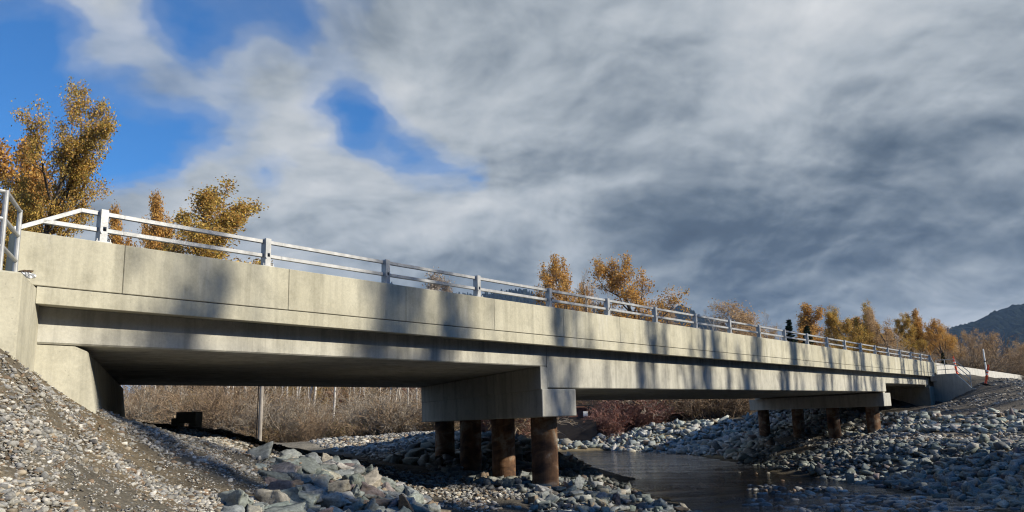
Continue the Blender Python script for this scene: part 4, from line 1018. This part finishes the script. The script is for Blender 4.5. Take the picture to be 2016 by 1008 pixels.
def leaves(tips, per, size, tones, rng, spreadr=.22, keep=1.0, droop=.0, clump=0.55):
    # leaf-sized faces in clumps round the twig tips; some twigs are already bare
    t = tips[rng.uniform(size=len(tips)) < keep]
    cn = vnoise(t[:, 0] * .9 + 3, t[:, 2] * .9 + t[:, 1] * .7, 77) + .5
    t = t[rng.uniform(size=len(t)) < np.clip(cn * 2 * clump + (1 - clump), .12, 1)]
    c = np.repeat(t, per, axis=0) + rng.normal(0, spreadr, (len(t) * per, 3)); n = len(c)
    a = rng.normal(size=(n, 3)); a /= np.linalg.norm(a, axis=1)[:, None]; b = np.cross(a, rng.normal(size=(n, 3))); b /= np.linalg.norm(b, axis=1)[:, None]
    s = size * rng.uniform(.6, 1.25, (n, 1))
    v = np.stack([c - a * s * .5, c + b * s * .36 + a * s * .05, c + a * s * .55, c - b * s * .36 + a * s * .05], 1).reshape(-1, 3)
    f = np.arange(n * 4).reshape(n, 4)
    tone = np.array(tones); tn = np.repeat(rng.integers(0, len(tone), len(t)), per)
    flip = rng.uniform(size=n) < .4; tn = np.where(flip, rng.integers(0, len(tone), n), tn)
    col = tone[tn] * rng.uniform(.7, 1.25, (n, 1))
    return v, f, np.repeat(col, 4, axis=0)

YEL = [(.70, .49, .12), (.60, .41, .10), (.76, .53, .17), (.42, .31, .09), (.54, .30, .10), (.66, .43, .16), (.36, .29, .10)]
ORA = [(.72, .41, .11), (.60, .33, .10), (.68, .44, .15), (.46, .27, .11)]
PALEO = [(.64, .45, .25), (.56, .39, .23), (.50, .34, .20)]
WHT = [(.50, .42, .34), (.40, .33, .27)]
PROT = {}; HGT = {}
def deciduous(key, seed, H, r0, tones, per=8, lsize=.12, keep=1.0, spreadr=.2, bark='bark', twig='twig', clump=.55, **kw):
    tr, tw, tips = grow_tree(seed, H, r0, **kw)
    rng = np.random.default_rng(seed + 500)
    # twigs join the trunk mesh: one woody frame; leaves are the crown
    me_t = tr.mesh(key + '_trunk', M[bark]); me_b = tw.mesh(key + '_branches', M[twig])
    me_c = None
    if per > 0:
        v, f, col = leaves(tips, per, lsize, tones, rng, spreadr, keep, clump=clump); me_c = mesh_from(key + '_crown', v, f, M['leaf'], False, col)
    PROT[key] = (me_t, me_b, me_c)
    HGT[key] = max(np.percentile(np.array([v.co.z for v in (me_c or me_b).vertices]), 99.7), .1)
def plant(key, name, x, y, rot, sc, label, cat='tree', group=None, z=None, squash=1.0):
    z = gz(x, y) if z is None else z
    t = empty(name, (x, y, z), label, cat, group); t.rotation_euler = (0, 0, rot); t.scale = (sc * squash, sc * squash, sc)
    me_t, me_b, me_c = PROT[key]
    put('trunk', me_t, t)
    if me_c is not None:
        b = put('branches', me_b, t); put('crown', me_c, t)
    elif me_b is not None: put('crown', me_b, t)
    return t
deciduous('tall_gold', 3, 13.2, .30, YEL, per=24, lsize=.088, spreadr=.15, keep=.52, nl=(20, 9, 5), ang=(.60, .62, .7), ratio=(.43, .46, .42), up=.34, clear=.14, wob=.11, clump=.78)
deciduous('round_gold', 8, 11.5, .26, YEL, per=13, lsize=.12, spreadr=.18, keep=.66, nl=(19, 9, 5), ang=(.72, .66, .7), ratio=(.50, .48, .45), up=.35, clear=.12, clump=.72)
deciduous('orange_a', 15, 11.0, .30, ORA, per=8, lsize=.14, spreadr=.18, keep=.6, nl=(15, 8, 5), ang=(.80, .7, .7), ratio=(.52, .48, .46), up=.40, clear=.20, clump=.8, wob=.15)
deciduous('orange_b', 27, 11.0, .24, ORA, per=11, lsize=.15, spreadr=.22, keep=.65, nl=(18, 8, 4), ang=(.55, .6, .7), ratio=(.42, .46, .46), up=.45, clear=.15, clump=.65)
deciduous('pale_c', 33, 11.0, .26, PALEO, per=4, lsize=.16, spreadr=.30, nl=(17, 9, 5), ang=(.72, .7, .7), ratio=(.46, .5, .46), up=.35, clear=.18, keep=.6, clump=.7, twig='twig_grey')
deciduous('sparse_d', 41, 11.0, .30, PALEO, per=2, lsize=.16, spreadr=.24, nl=(14, 9, 6), ang=(.85, .75, .7), ratio=(.55, .5, .46), up=.42, clear=.22, keep=.6, clump=.8, wob=.16)
deciduous('bare_e', 52, 10.0, .16, WHT, per=0, nl=(15, 8, 5), ang=(.6, .6, .6), ratio=(.42, .5, .5), up=.4, clear=.2, bark='bark_pale', twig='twig_grey')
deciduous('bare_f', 58, 10.0, .14, WHT, per=0, nl=(12, 6, 4), ang=(.5, .6, .6), ratio=(.35, .5, .5), up=.5, clear=.3, bark='bark_pale', twig='twig_grey')
deciduous('pale_white', 63, 9.5, .16, WHT, per=4, lsize=.16, spreadr=.3, nl=(16, 8, 4), ang=(.55, .6, .6), ratio=(.42, .5, .5), up=.4, clear=.15, twig='twig_grey', keep=.7)
deciduous('pole_a', 101, 10.0, .17, WHT, per=0, nl=(14, 7, 4), ang=(.55, .6, .6), ratio=(.22, .5, .5), up=.4, clear=.60, bark='bark', twig='twig')
deciduous('pole_b', 107, 10.0, .15, PALEO, per=2, lsize=.10, spreadr=.15, keep=.5, nl=(12, 7, 4), ang=(.6, .6, .6), ratio=(.24, .5, .5), up=.35, clear=.55, bark='bark', twig='twig', wob=.06)
# thin pale stems of the wood under the bridge
def stem_proto(key, seed, H, r, n, mat, twig):
    rng = np.random.default_rng(seed); tr = Tubes(); tw = Tubes(); p = [np.array([0, 0, -.2])]; d = np.array([0, 0, 1.0])
    for i in range(8):
        d = unit(d + rng.normal(0, .05, 3)); p.append(p[-1] + d * H / 8)
    p = np.array(p); tr.line(p, np.linspace(r, r * .35, 9), 7)
    for j in range(n):
        u = rng.uniform(.15, .98) * 8; i = min(int(u), 7); q = p[i] + (p[i + 1] - p[i]) * (u - i)
        dd = spread(np.array([0, 0, 1.0]), rng.uniform(.5, 1.1), rng); L = rng.uniform(.5, 1.6) * H / 8
        pp = [q]
        for k in range(4): dd = unit(dd + rng.normal(0, .18, 3) + np.array([0, 0, .08])); pp.append(pp[-1] + dd * L / 4)
        tw.line(np.array(pp), np.linspace(r * .25, .006, 5), 3)
    PROT[key] = (tr.mesh(key, M[mat]), tw.mesh(key + '_twigs', M[twig]), None)
stem_proto('birch_a', 71, 8.0, .13, 26, 'bark_pale', 'twig_grey')
stem_proto('birch_b', 72, 8.0, .10, 30, 'bark_pale', 'twig_grey')
stem_proto('sapling', 73, 6.5, .065, 34, 'bark_pale', 'twig_grey')
# twig thickets
def shrub_proto(key, seed, H, W, stems, mat, leafy=0, tones=None, fan=.5):
    rng = np.random.default_rng(seed); tb = Tubes(); tips = []
    for s in range(stems):
        p = np.array([rng.normal(0, W * .16), rng.normal(0, W * .16), -.1]); d = unit(np.array([rng.normal(0, fan), rng.normal(0, fan), 1.0])); L = H * rng.uniform(.55, 1.05); pts = [p]
        for i in range(6): d = unit(d + rng.normal(0, .13, 3) + np.array([0, 0, -.02])); pts.append(pts[-1] + d * L / 6)
        pts = np.array(pts); tb.line(pts, np.linspace(.022, .009, 7), 3)
        for b in range(10):
            u = rng.uniform(.15, .98) * 6; i = min(int(u), 5); q = pts[i] + (pts[i + 1] - pts[i]) * (u - i); dd = spread(unit(pts[i + 1] - pts[i]), rng.uniform(.35, .9), rng); Lb = L * rng.uniform(.15, .38); pp = [q]
            for k in range(3): dd = unit(dd + rng.normal(0, .16, 3)); pp.append(pp[-1] + dd * Lb / 3)
            pp = np.array(pp); tb.line(pp, np.linspace(.013, .008, 4), 3); tips.append(pp[-1]); tips.append(pp[2])
            for c in range(3):
                q2 = pp[1 + c % 2] + (pp[2 + c % 2] - pp[1 + c % 2]) * rng.uniform(); d2 = spread(dd, rng.uniform(.3, .9), rng)
                tb.line(np.array([q2, q2 + d2 * Lb * .35, q2 + unit(d2 + rng.normal(0, .2, 3)) * Lb * .6]), np.array([.009, .008, .007]), 3)
    me_c = None
    if leafy:
        v, f, col = leaves(np.array(tips), leafy, .075, tones, rng, .08, .6); me_c = mesh_from(key + '_leaves', v, f, M['leaf'], False, col)
    PROT[key] = (tb.mesh(key, M[mat]), me_c)
BRN = [(.46, .35, .21), (.54, .42, .26), (.38, .29, .18), (.50, .33, .17)]
shrub_proto('thicket_a', 81, 3.6, 2.6, 34, 'twig', 4, BRN)
shrub_proto('thicket_b', 82, 3.0, 2.8, 30, 'twig', 2, BRN)
shrub_proto('thicket_c', 83, 3.4, 2.6, 32, 'twig_grey', 3, BRN)
shrub_proto('thicket_gold', 84, 2.8, 2.4, 30, 'twig_gold', 3, [(.36, .24, .06), (.28, .19, .06), (.40, .22, .07)])
shrub_proto('dogwood', 85, 2.2, 2.2, 40, 'twig_red', 2, [(.30, .08, .06), (.24, .10, .06)], .55)
shrub_proto('low_brush', 86, 1.5, 2.2, 30, 'twig', 3, [(.30, .21, .10), (.24, .18, .10), (.20, .19, .08)], .7)
def shrub(key, x, y, rot, sc, label, group, name='shrub', sq=1.0, z=None):
    me, lf = PROT[key]; z = gz(x, y) if z is None else z
    if lf is None:
        o = put(name, me, None, (x, y, z)); o.rotation_euler = (0, 0, rot); o.scale = (sc * sq, sc * sq, sc); return tag(o, label, 'shrub', group)
    t = empty(name, (x, y, z), label, 'shrub', group); t.rotation_euler = (0, 0, rot); t.scale = (sc * sq, sc * sq, sc)
    put('stems', me, t); put('foliage', lf, t); return t
# conifers
def conifer_proto(key, seed, H, R, whorls, tones, dens=1.0):
    rng = np.random.default_rng(seed); tr = Tubes(); tr.line(np.array([[0, 0, -.3], [0, 0, H * .5], [0.02, 0, H]]), np.array([.20, .12, .015]) * H / 11, 8)
    cs = []; dirs = []
    for w in range(whorls):
        u = w / whorls; z = H * (.06 + .92 * u); L0 = R * (1 - u) ** .85 + .12
        for b in range(int(7 * dens + 3 * (1 - u))):
            a = rng.uniform(0, 2 * PI); L = L0 * rng.uniform(.7, 1.12); dr = rng.uniform(.15, .4); p0 = np.array([0, 0, z + rng.normal(0, .12)]); d = np.array([math.cos(a), math.sin(a), -dr + .25 * u])
            tr.line(np.array([p0, p0 + d * L * .5, p0 + d * L + np.array([0, 0, .06 * L])]), np.array([.03, .02, .008]), 3)
            m = int(10 + 26 * L)
            q = rng.uniform(.12, 1, m)[:, None]; side = np.array([-math.sin(a), math.cos(a), 0]); wd = (1 - q) * .38 * L + .08
            cs.append(p0 + d * L * q + side * rng.uniform(-1, 1, (m, 1)) * wd + np.array([0, 0, -.10]) * rng.uniform(0, 1.2, (m, 1))); dirs.append(np.tile(d, (m, 1)) + side * rng.normal(0, .6, (m, 1)) + rng.normal(0, .2, (m, 3)))
    c = np.concatenate(cs); a = np.concatenate(dirs); a /= np.linalg.norm(a, axis=1)[:, None]; n = len(c); b = np.cross(a, rng.normal(size=(n, 3))); b /= np.linalg.norm(b, axis=1)[:, None]
    s = rng.uniform(.22, .42, (n, 1)); v = np.stack([c - a * s * .4, c + b * s * .22, c + a * s * .7, c - b * s * .22], 1).reshape(-1, 3)
    col = np.repeat(np.array(tones)[rng.integers(0, len(tones), n)] * rng.uniform(.7, 1.25, (n, 1)), 4, axis=0)
    PROT[key] = (tr.mesh(key + '_trunk', M['bark']), None, mesh_from(key + '_crown', v, np.arange(n * 4).reshape(n, 4), M['needle'], False, col))
GRN = [(.030, .050, .028), (.042, .064, .034), (.024, .042, .028)]
conifer_proto('spruce', 91, 11.0, 2.1, 44, GRN, 1.15)
conifer_proto('spruce_tall', 92, 15.0, 2.6, 40, GRN, 1.1)
def conifer(key, x, y, rot, sc, label, group=None, name='spruce_tree', sq=1.0, z=None):
    me_t, _, me_c = PROT[key]; t = empty(name, (x, y, gz(x, y) if z is None else z), label, 'tree', group); t.rotation_euler = (0, 0, rot); t.scale = (sc * sq, sc * sq, sc)
    put('trunk', me_t, t); put('crown', me_c, t); return t

def spot(px, Y):                                          # ground position in the direction of a column of the photo
    v = ray(px, 800); return v.x / v.y * Y, Y
def height_to(px, py, Y, z0):
    v = ray(px, py); return v.z / v.y * Y - z0
def seen(P):                                              # where points of the place fall in the photo
    d = P[:, 1] * math.cos(TH) + P[:, 2] * math.sin(TH); u = -P[:, 1] * math.sin(TH) + P[:, 2] * math.cos(TH)
    x = 1620 * P[:, 0] / d; y = 1620 * u / d
    return 1008 + x * math.cos(RO) - y * math.sin(RO), 504 - (x * math.sin(RO) + y * math.cos(RO))
def tree_at(key, px, ytop, width, Y, rot, label, name='cottonwood_tree', group=None):
    """a tree of the right height and spread, standing Y metres off"""
    me = PROT[key][2] or PROT[key][1]; V = np.empty(len(me.vertices) * 3, np.float32); me.vertices.foreach_get('co', V); V = V.reshape(-1, 3)[::max(1, len(V) // 6000)].astype(float)
    c, s_ = math.cos(rot), math.sin(rot); V = V @ np.array([[c, -s_, 0], [s_, c, 0], [0, 0, 1]]).T
    x, y = spot(px, Y); sc, sq = .9, .9
    for _ in range(7):
        z = gz(x, y); P = V * np.array([sc * sq, sc * sq, sc]) + np.array([x, y, z]); X, T = seen(P)
        a, b = np.percentile(X, (3, 97)); top = np.percentile(T, .7); _, yb = seen(np.array([[x, y, z]])); yb = yb[0]
        x += (px - (a + b) / 2) / 1620 * Y; k = (yb - ytop) / (yb - top); sc *= k; sq = min(2.0, max(.4, sq * width / (b - a) / k))
    return plant(key, name, x, y, rot, sc, label, 'tree', group, gz(x, y), sq)
def conifer_at(key, H0, px, ytop, Y, rot, label, sq=1.0):
    x, y = spot(px, Y); z = gz(x, y); return conifer(key, x, y, rot, height_to(px, ytop, Y, z) / H0, label, None, 'spruce_tree', sq, z)
BH = 'trees in autumn leaf behind the bridge'
for a in [
 ('tall_gold', 84, 178, 240, 30, 0.4, 'tall golden cottonwood rising highest behind the near end of the railing'),
 ('orange_b', 22, 285, 130, 36, 2.2, 'orange cottonwood cut by the left edge beside the tallest golden tree'),
 ('round_gold', 402, 375, 235, 66, 1.2, 'broad golden cottonwood seen over the second railing bay'),
 ('orange_b', 268, 392, 120, 68, 3.4, 'smaller golden cottonwood just right of the first railing post'),
 ('orange_b', 190, 418, 110, 60, 3.4, 'low orange cottonwood half hidden behind the sloping rail end'),
 ('orange_a', 340, 430, 120, 72, 2.4, 'low orange cottonwood filling the foot of the broad golden one'),
 ('pale_white', 842, 538, 70, 90, 0.3, 'faint whitish tree top showing through the fourth railing bay'),
 ('pale_white', 898, 552, 55, 90, 2.3, 'lower whitish tree top left of the fourth railing post'),
 ('orange_a', 1106, 507, 84, 85, 0.5, 'narrow orange cottonwood left of a pale bare tree'),
 ('bare_f', 1154, 530, 50, 84, 0.5, 'pale bare tree between the two orange cottonwoods', 'bare_tree'),
 ('orange_a', 1260, 507, 165, 80, 1.9, 'wide orange cottonwood with dark limbs over the middle of the bridge'),
 ('bare_e', 1400, 600, 60, 85, 1.9, 'low bare grey tree right of the wide orange cottonwood', 'bare_tree'),
 ('pale_c', 1458, 595, 90, 88, 2.9, 'thin brownish cottonwood losing its leaves over the bridge'),
 ('bare_e', 1526, 612, 75, 88, 3.9, 'bare grey tree just left of two dark spruces', 'bare_tree'),
 ('orange_b', 1584, 604, 62, 92, 4.1, 'bright orange cottonwood above two dark spruces'),
 ('round_gold', 1660, 610, 80, 92, 4.4, 'dense golden cottonwood right of the spruces'),
 ('round_gold', 1703, 602, 66, 98, 1.4, 'taller golden cottonwood in the row near the far end'),
 ('pale_c', 1738, 608, 60, 94, 4.4, 'pale thinning cottonwood near the far end of the bridge'),
 ('round_gold', 1788, 624, 62, 98, 5.4, 'golden cottonwood left of the slim tallest one by the far end'),
 ('orange_b', 1812, 616, 46, 100, 0.9, 'slim tallest cottonwood by the far end of the bridge'),
 ('orange_a', 1853, 630, 62, 98, 0.2, 'orange cottonwood behind the far wing wall'),
 ('pale_c', 1830, 642, 66, 104, 1.2, 'brown thinning cottonwood behind the row at the far end'),
 ('sparse_d', 1910, 648, 74, 84, 2.2, 'nearly bare cottonwood with a dark trunk behind the white barrier'),
 ('sparse_d', 1968, 654, 96, 88, 4.9, 'spreading russet cottonwood behind the white barrier by the mountain'),
 ('pale_c', 2022, 662, 66, 92, 0.9, 'brown cottonwood cut by the right edge of the photo'),
 ('sparse_d', 1885, 676, 56, 110, 1.9, 'low russet tree behind the nearly bare cottonwood'),
 ('bare_e', 1632, 655, 60, 84, 5, 'low bare tree at the foot of the golden row', 'bare_tree'),
 ('bare_e', 1765, 668, 60, 84, 2, 'low bare tree behind the last railing bays', 'bare_tree'),
 ('sparse_d', 1325, 585, 50, 92, 3, 'russet tree half hidden right of the wide orange cottonwood'),
 ('bare_e', 1195, 560, 45, 90, 1, 'small bare tree between the orange cottonwoods behind the rail', 'bare_tree'),
 ('orange_a', 1140, 560, 50, 92, 4, 'low orange tree under the pale bare tree')]:
    tree_at(*a, group=BH)
conifer_at('spruce', 11.0, 12, 345, 40, 0, 'dark spruce behind the near pipe rail', 1.1)
conifer_at('spruce', 11.0, 1567, 626, 86, 0, 'dark spruce standing left of its twin before the orange cottonwood', 1.0)
conifer_at('spruce', 11.0, 1602, 638, 86, 1, 'dark spruce standing right of its twin before the orange cottonwood', 1.1)
conifer_at('spruce', 11.0, 1868, 692, 80, 1, 'small dark spruce behind the far wing wall rail', 1.0)
for i, (px, yt, Y, key) in enumerate([(1632, 640, 108, 'pale_c'), (1678, 632, 112, 'orange_b'), (1712, 640, 110, 'round_gold'), (1752, 645, 112, 'pale_c'), (1768, 650, 108, 'orange_b'), (1800, 652, 114, 'round_gold'), (1838, 652, 112, 'orange_b'), (1866, 660, 108, 'pale_c'), (1880, 672, 112, 'sparse_d'), (1945, 676, 108, 'pale_c'), (1996, 672, 110, 'sparse_d'), (2010, 684, 106, 'orange_b'), (1500, 640, 104, 'pale_c'), (1545, 642, 106, 'sparse_d'), (1440, 640, 104, 'sparse_d'), (1350, 648, 104, 'sparse_d')]):
    tree_at(key, px, yt, 72, Y, i * 1.3, 'brown and gold tree in the back row beyond the far end of the bridge', group='back row of trees beyond the bridge')
# brush and stems seen under the bridge
rb = np.random.default_rng(77)
groups = {'thicket_a': 'brown bare thicket shrub beyond the bridge', 'thicket_b': 'bare brown twiggy shrub beyond the bridge', 'thicket_c': 'greyish bare twiggy shrub beyond the bridge', 'thicket_gold': 'golden leafed shrub in the brush beyond the bridge', 'low_brush': 'low dry brush at the edge of the gravel beyond the bridge', 'dogwood': 'red-stemmed dogwood shrub on the bank beyond the bridge'}
def belt(n, keys, pxr, Yr, sc):
    for i in range(n):
        px = rb.uniform(*pxr); Y = rb.uniform(*Yr)
        if 1055 < px < 1185 and Y < 67: px += 170                 # keeps the old bridge clear
        x, y = spot(px, Y); k = keys[int(rb.integers(0, len(keys)))]
        shrub(k, x, y, rb.uniform(0, 6.28), sc * rb.uniform(.8, 1.2), groups[k], groups[k] + 's', sq=rb.uniform(.9, 1.3))
belt(22, ['thicket_a', 'thicket_b', 'thicket_c', 'thicket_a'], (262, 520), (43.5, 50), .80)
belt(12, ['thicket_a', 'thicket_b', 'low_brush'], (520, 870), (43.5, 50), .6)
belt(20, ['thicket_a', 'thicket_b', 'thicket_c', 'thicket_gold'], (262, 510), (50, 62), 1.0)
belt(14, ['thicket_a', 'thicket_c', 'thicket_c', 'thicket_gold'], (700, 880), (50, 62), 1.0)
belt(10, ['low_brush', 'thicket_c', 'low_brush'], (510, 700), (50, 60), .7)
belt(44, ['thicket_a', 'thicket_c', 'thicket_c', 'thicket_gold'], (262, 880), (71, 90), 1.45)
belt(20, ['thicket_b', 'low_brush', 'low_brush', 'thicket_c'], (480, 860), (41.5, 44.5), .7)
belt(20, ['thicket_gold'], (330, 440), (46, 60), .95)
belt(16, ['thicket_gold', 'dogwood'], (520, 860), (68, 76), 1.1)
belt(12, ['thicket_a', 'dogwood', 'thicket_c'], (940, 1010), (40, 48), .8)
belt(30, ['thicket_a', 'thicket_b', 'thicket_c', 'thicket_gold'], (900, 1480), (72, 90), 1.4)
belt(26, ['thicket_a', 'thicket_b', 'thicket_c', 'thicket_gold'], (1140, 1480), (62, 72), 1.1)
belt(16, ['thicket_a', 'thicket_c'], (880, 1100), (63, 72), 1.1)
belt(46, ['thicket_a', 'thicket_c', 'thicket_b'], (1560, 2060), (82, 100), 1.15)
for px, Y, s in [(1200, 61, .9), (1216, 62, 1.1), (1235, 62, 1.2), (1252, 63, 1.15), (1266, 62, 1.0), (1282, 64, 1.0), (1300, 65, 1.05), (1310, 68, 1.1), (1188, 61, .75), (1440, 66, 1.1), (1456, 67, 1.1), (1330, 66, 1.0), (1008, 41, .75), (1000, 42, .8), (1014, 43, .8)]:
    x, y = spot(px, Y); shrub('dogwood', x, y, rb.uniform(0, 6), s, groups['dogwood'], groups['dogwood'] + 's', sq=1.2)
WD = 'pale stems in the wood seen under the bridge'
for key, px, Y, s, lab in [('birch_b', 436, 58, 1.0, 'thin white birch stem left of the thicker one under the near span'), ('birch_a', 448, 58, 1.35, 'thick white birch trunk under the near span'), ('birch_a', 603, 66, 1.0, 'leaning white birch trunk in the middle of the near span'), ('birch_b', 618, 66, 1.25, 'white birch stem beside the leaning birch trunk'),
                           ('birch_b', 583, 64, .9, 'short white stem left of the leaning birch')]:
    x, y = spot(px, Y); t = plant(key, 'birch_tree', x, y, px * .1, s, lab, 'tree', WD)
    if px == 603: t.rotation_euler = (0, .16, 0.3)
    if px == 618: t.rotation_euler = (0, .10, 2)
for i in range(48):
    px = rb.uniform(270, 860) if i < 38 else rb.uniform(1150, 1470); Y = rb.uniform(50, 80) if i < 38 else rb.uniform(66, 88); x, y = spot(px, Y)
    t = plant('sapling' if i % 3 else 'birch_b', 'sapling', x, y, rb.uniform(0, 6), rb.uniform(.7, 1.1), 'thin pale sapling standing in the brush beyond the bridge', 'tree', 'thin pale saplings in the brush'); t.rotation_euler = (rb.normal(0, .06), rb.normal(0, .06), rb.uniform(0, 6))
for px, Y in [(741, 46), (757, 46.5), (775, 47), (790, 46.5), (804, 47.5), (830, 48)]:
    x, y = spot(px, Y); t = plant('sapling', 'sapling', x, y, px, 1.0, 'slender pale sapling at the brush edge left of the near pier', 'tree', 'slender saplings left of the near pier'); t.rotation_euler = (rb.normal(0, .05), rb.normal(0, .08), px)

# trees on the sunny right bank, beside the camera: their shade falls on the bridge and the river
def bank(alpha, u):                                       # alpha across the sun, u towards it
    ca, sa = math.cos(SUN_AZ), math.sin(SUN_AZ); return u * sa + alpha * ca, -u * ca + alpha * sa
RBK = 'trees on the right bank whose shade falls on the bridge'
for al, u, H, *q_ in SHADE_SPRUCE:
    x, y = bank(al, u); z = gz(x, y); conifer('spruce_tall', x, y, al, (H - z) / 15.0, 'tall dark spruce on the sunny right bank shading the river', RBK, z=z, sq=q_[0] if q_ else 1.05)
for i, (al, u, H, key) in enumerate(SHADE_ASPEN):
    x, y = bank(al, u); z = gz(x, y); plant(key, 'bare_tree', x, y, al * 1.7, (H - z) / HGT[key], 'tall bare cottonwood on the right bank shading the bridge', 'tree', RBK, z, SHADE_SQ[key])

# mountains
def ridge(prof, Y):
    out = []
    for px, py in prof:
        v = ray(px, py); out.append((v.x / v.y * Y, v.z / v.y * Y))
    return out
mountain('mountain', ridge([(1700, 720), (1780, 705), (1850, 672), (1890, 655), (1935, 638), (1975, 622), (2016, 610), (2080, 590), (2200, 560), (2400, 540), (2700, 600), (3200, 690)], 2300), 2300, 1400, M['forest'], 'dark forested mountain rising behind the right end')
mountain('mountain', ridge([(500, 690), (700, 640), (850, 590), (960, 586), (1030, 582), (1090, 594), (1170, 608), (1230, 628), (1290, 630), (1325, 612), (1345, 612), (1390, 640), (1450, 676), (1550, 700), (1700, 740)], 2700), 2700, 1000, M['forest'], 'low dark blue mountain ridge seen through the railing')

o = mountain('mountain', [(-1150, 0), (-900, 120), (-500, 165), (-150, 150), (200, 172), (500, 150), (800, 140), (1150, 0)], 520, 350, M['forest'], 'added unseen forested ridge behind the camera that holds back low sky light', 12.0)  # added out of view to block low sky light and deepen the shade
o.rotation_euler = (0, 0, math.radians(-143.1))
# thin valley air: one closed even volume round everything but the sky
m, nt, out = new_mat('valley_air')
vol = nt.nodes.new('ShaderNodeVolumePrincipled'); vol.inputs['Color'].default_value = (.42, .64, 1.0, 1); vol.inputs['Density'].default_value = 0.00007
nt.links.new(vol.outputs[0], out.inputs['Volume'])
hz = MB(); gmin = float(GZ.min()); zt0 = 470.0
hz.box((0, 0, (gmin - 1 + zt0) / 2), (26000, 26000, zt0 - gmin + 1)); h = hz.build('haze', m, None)
tag(h, 'thin blue valley haze before the mountains', 'haze', kind='stuff')
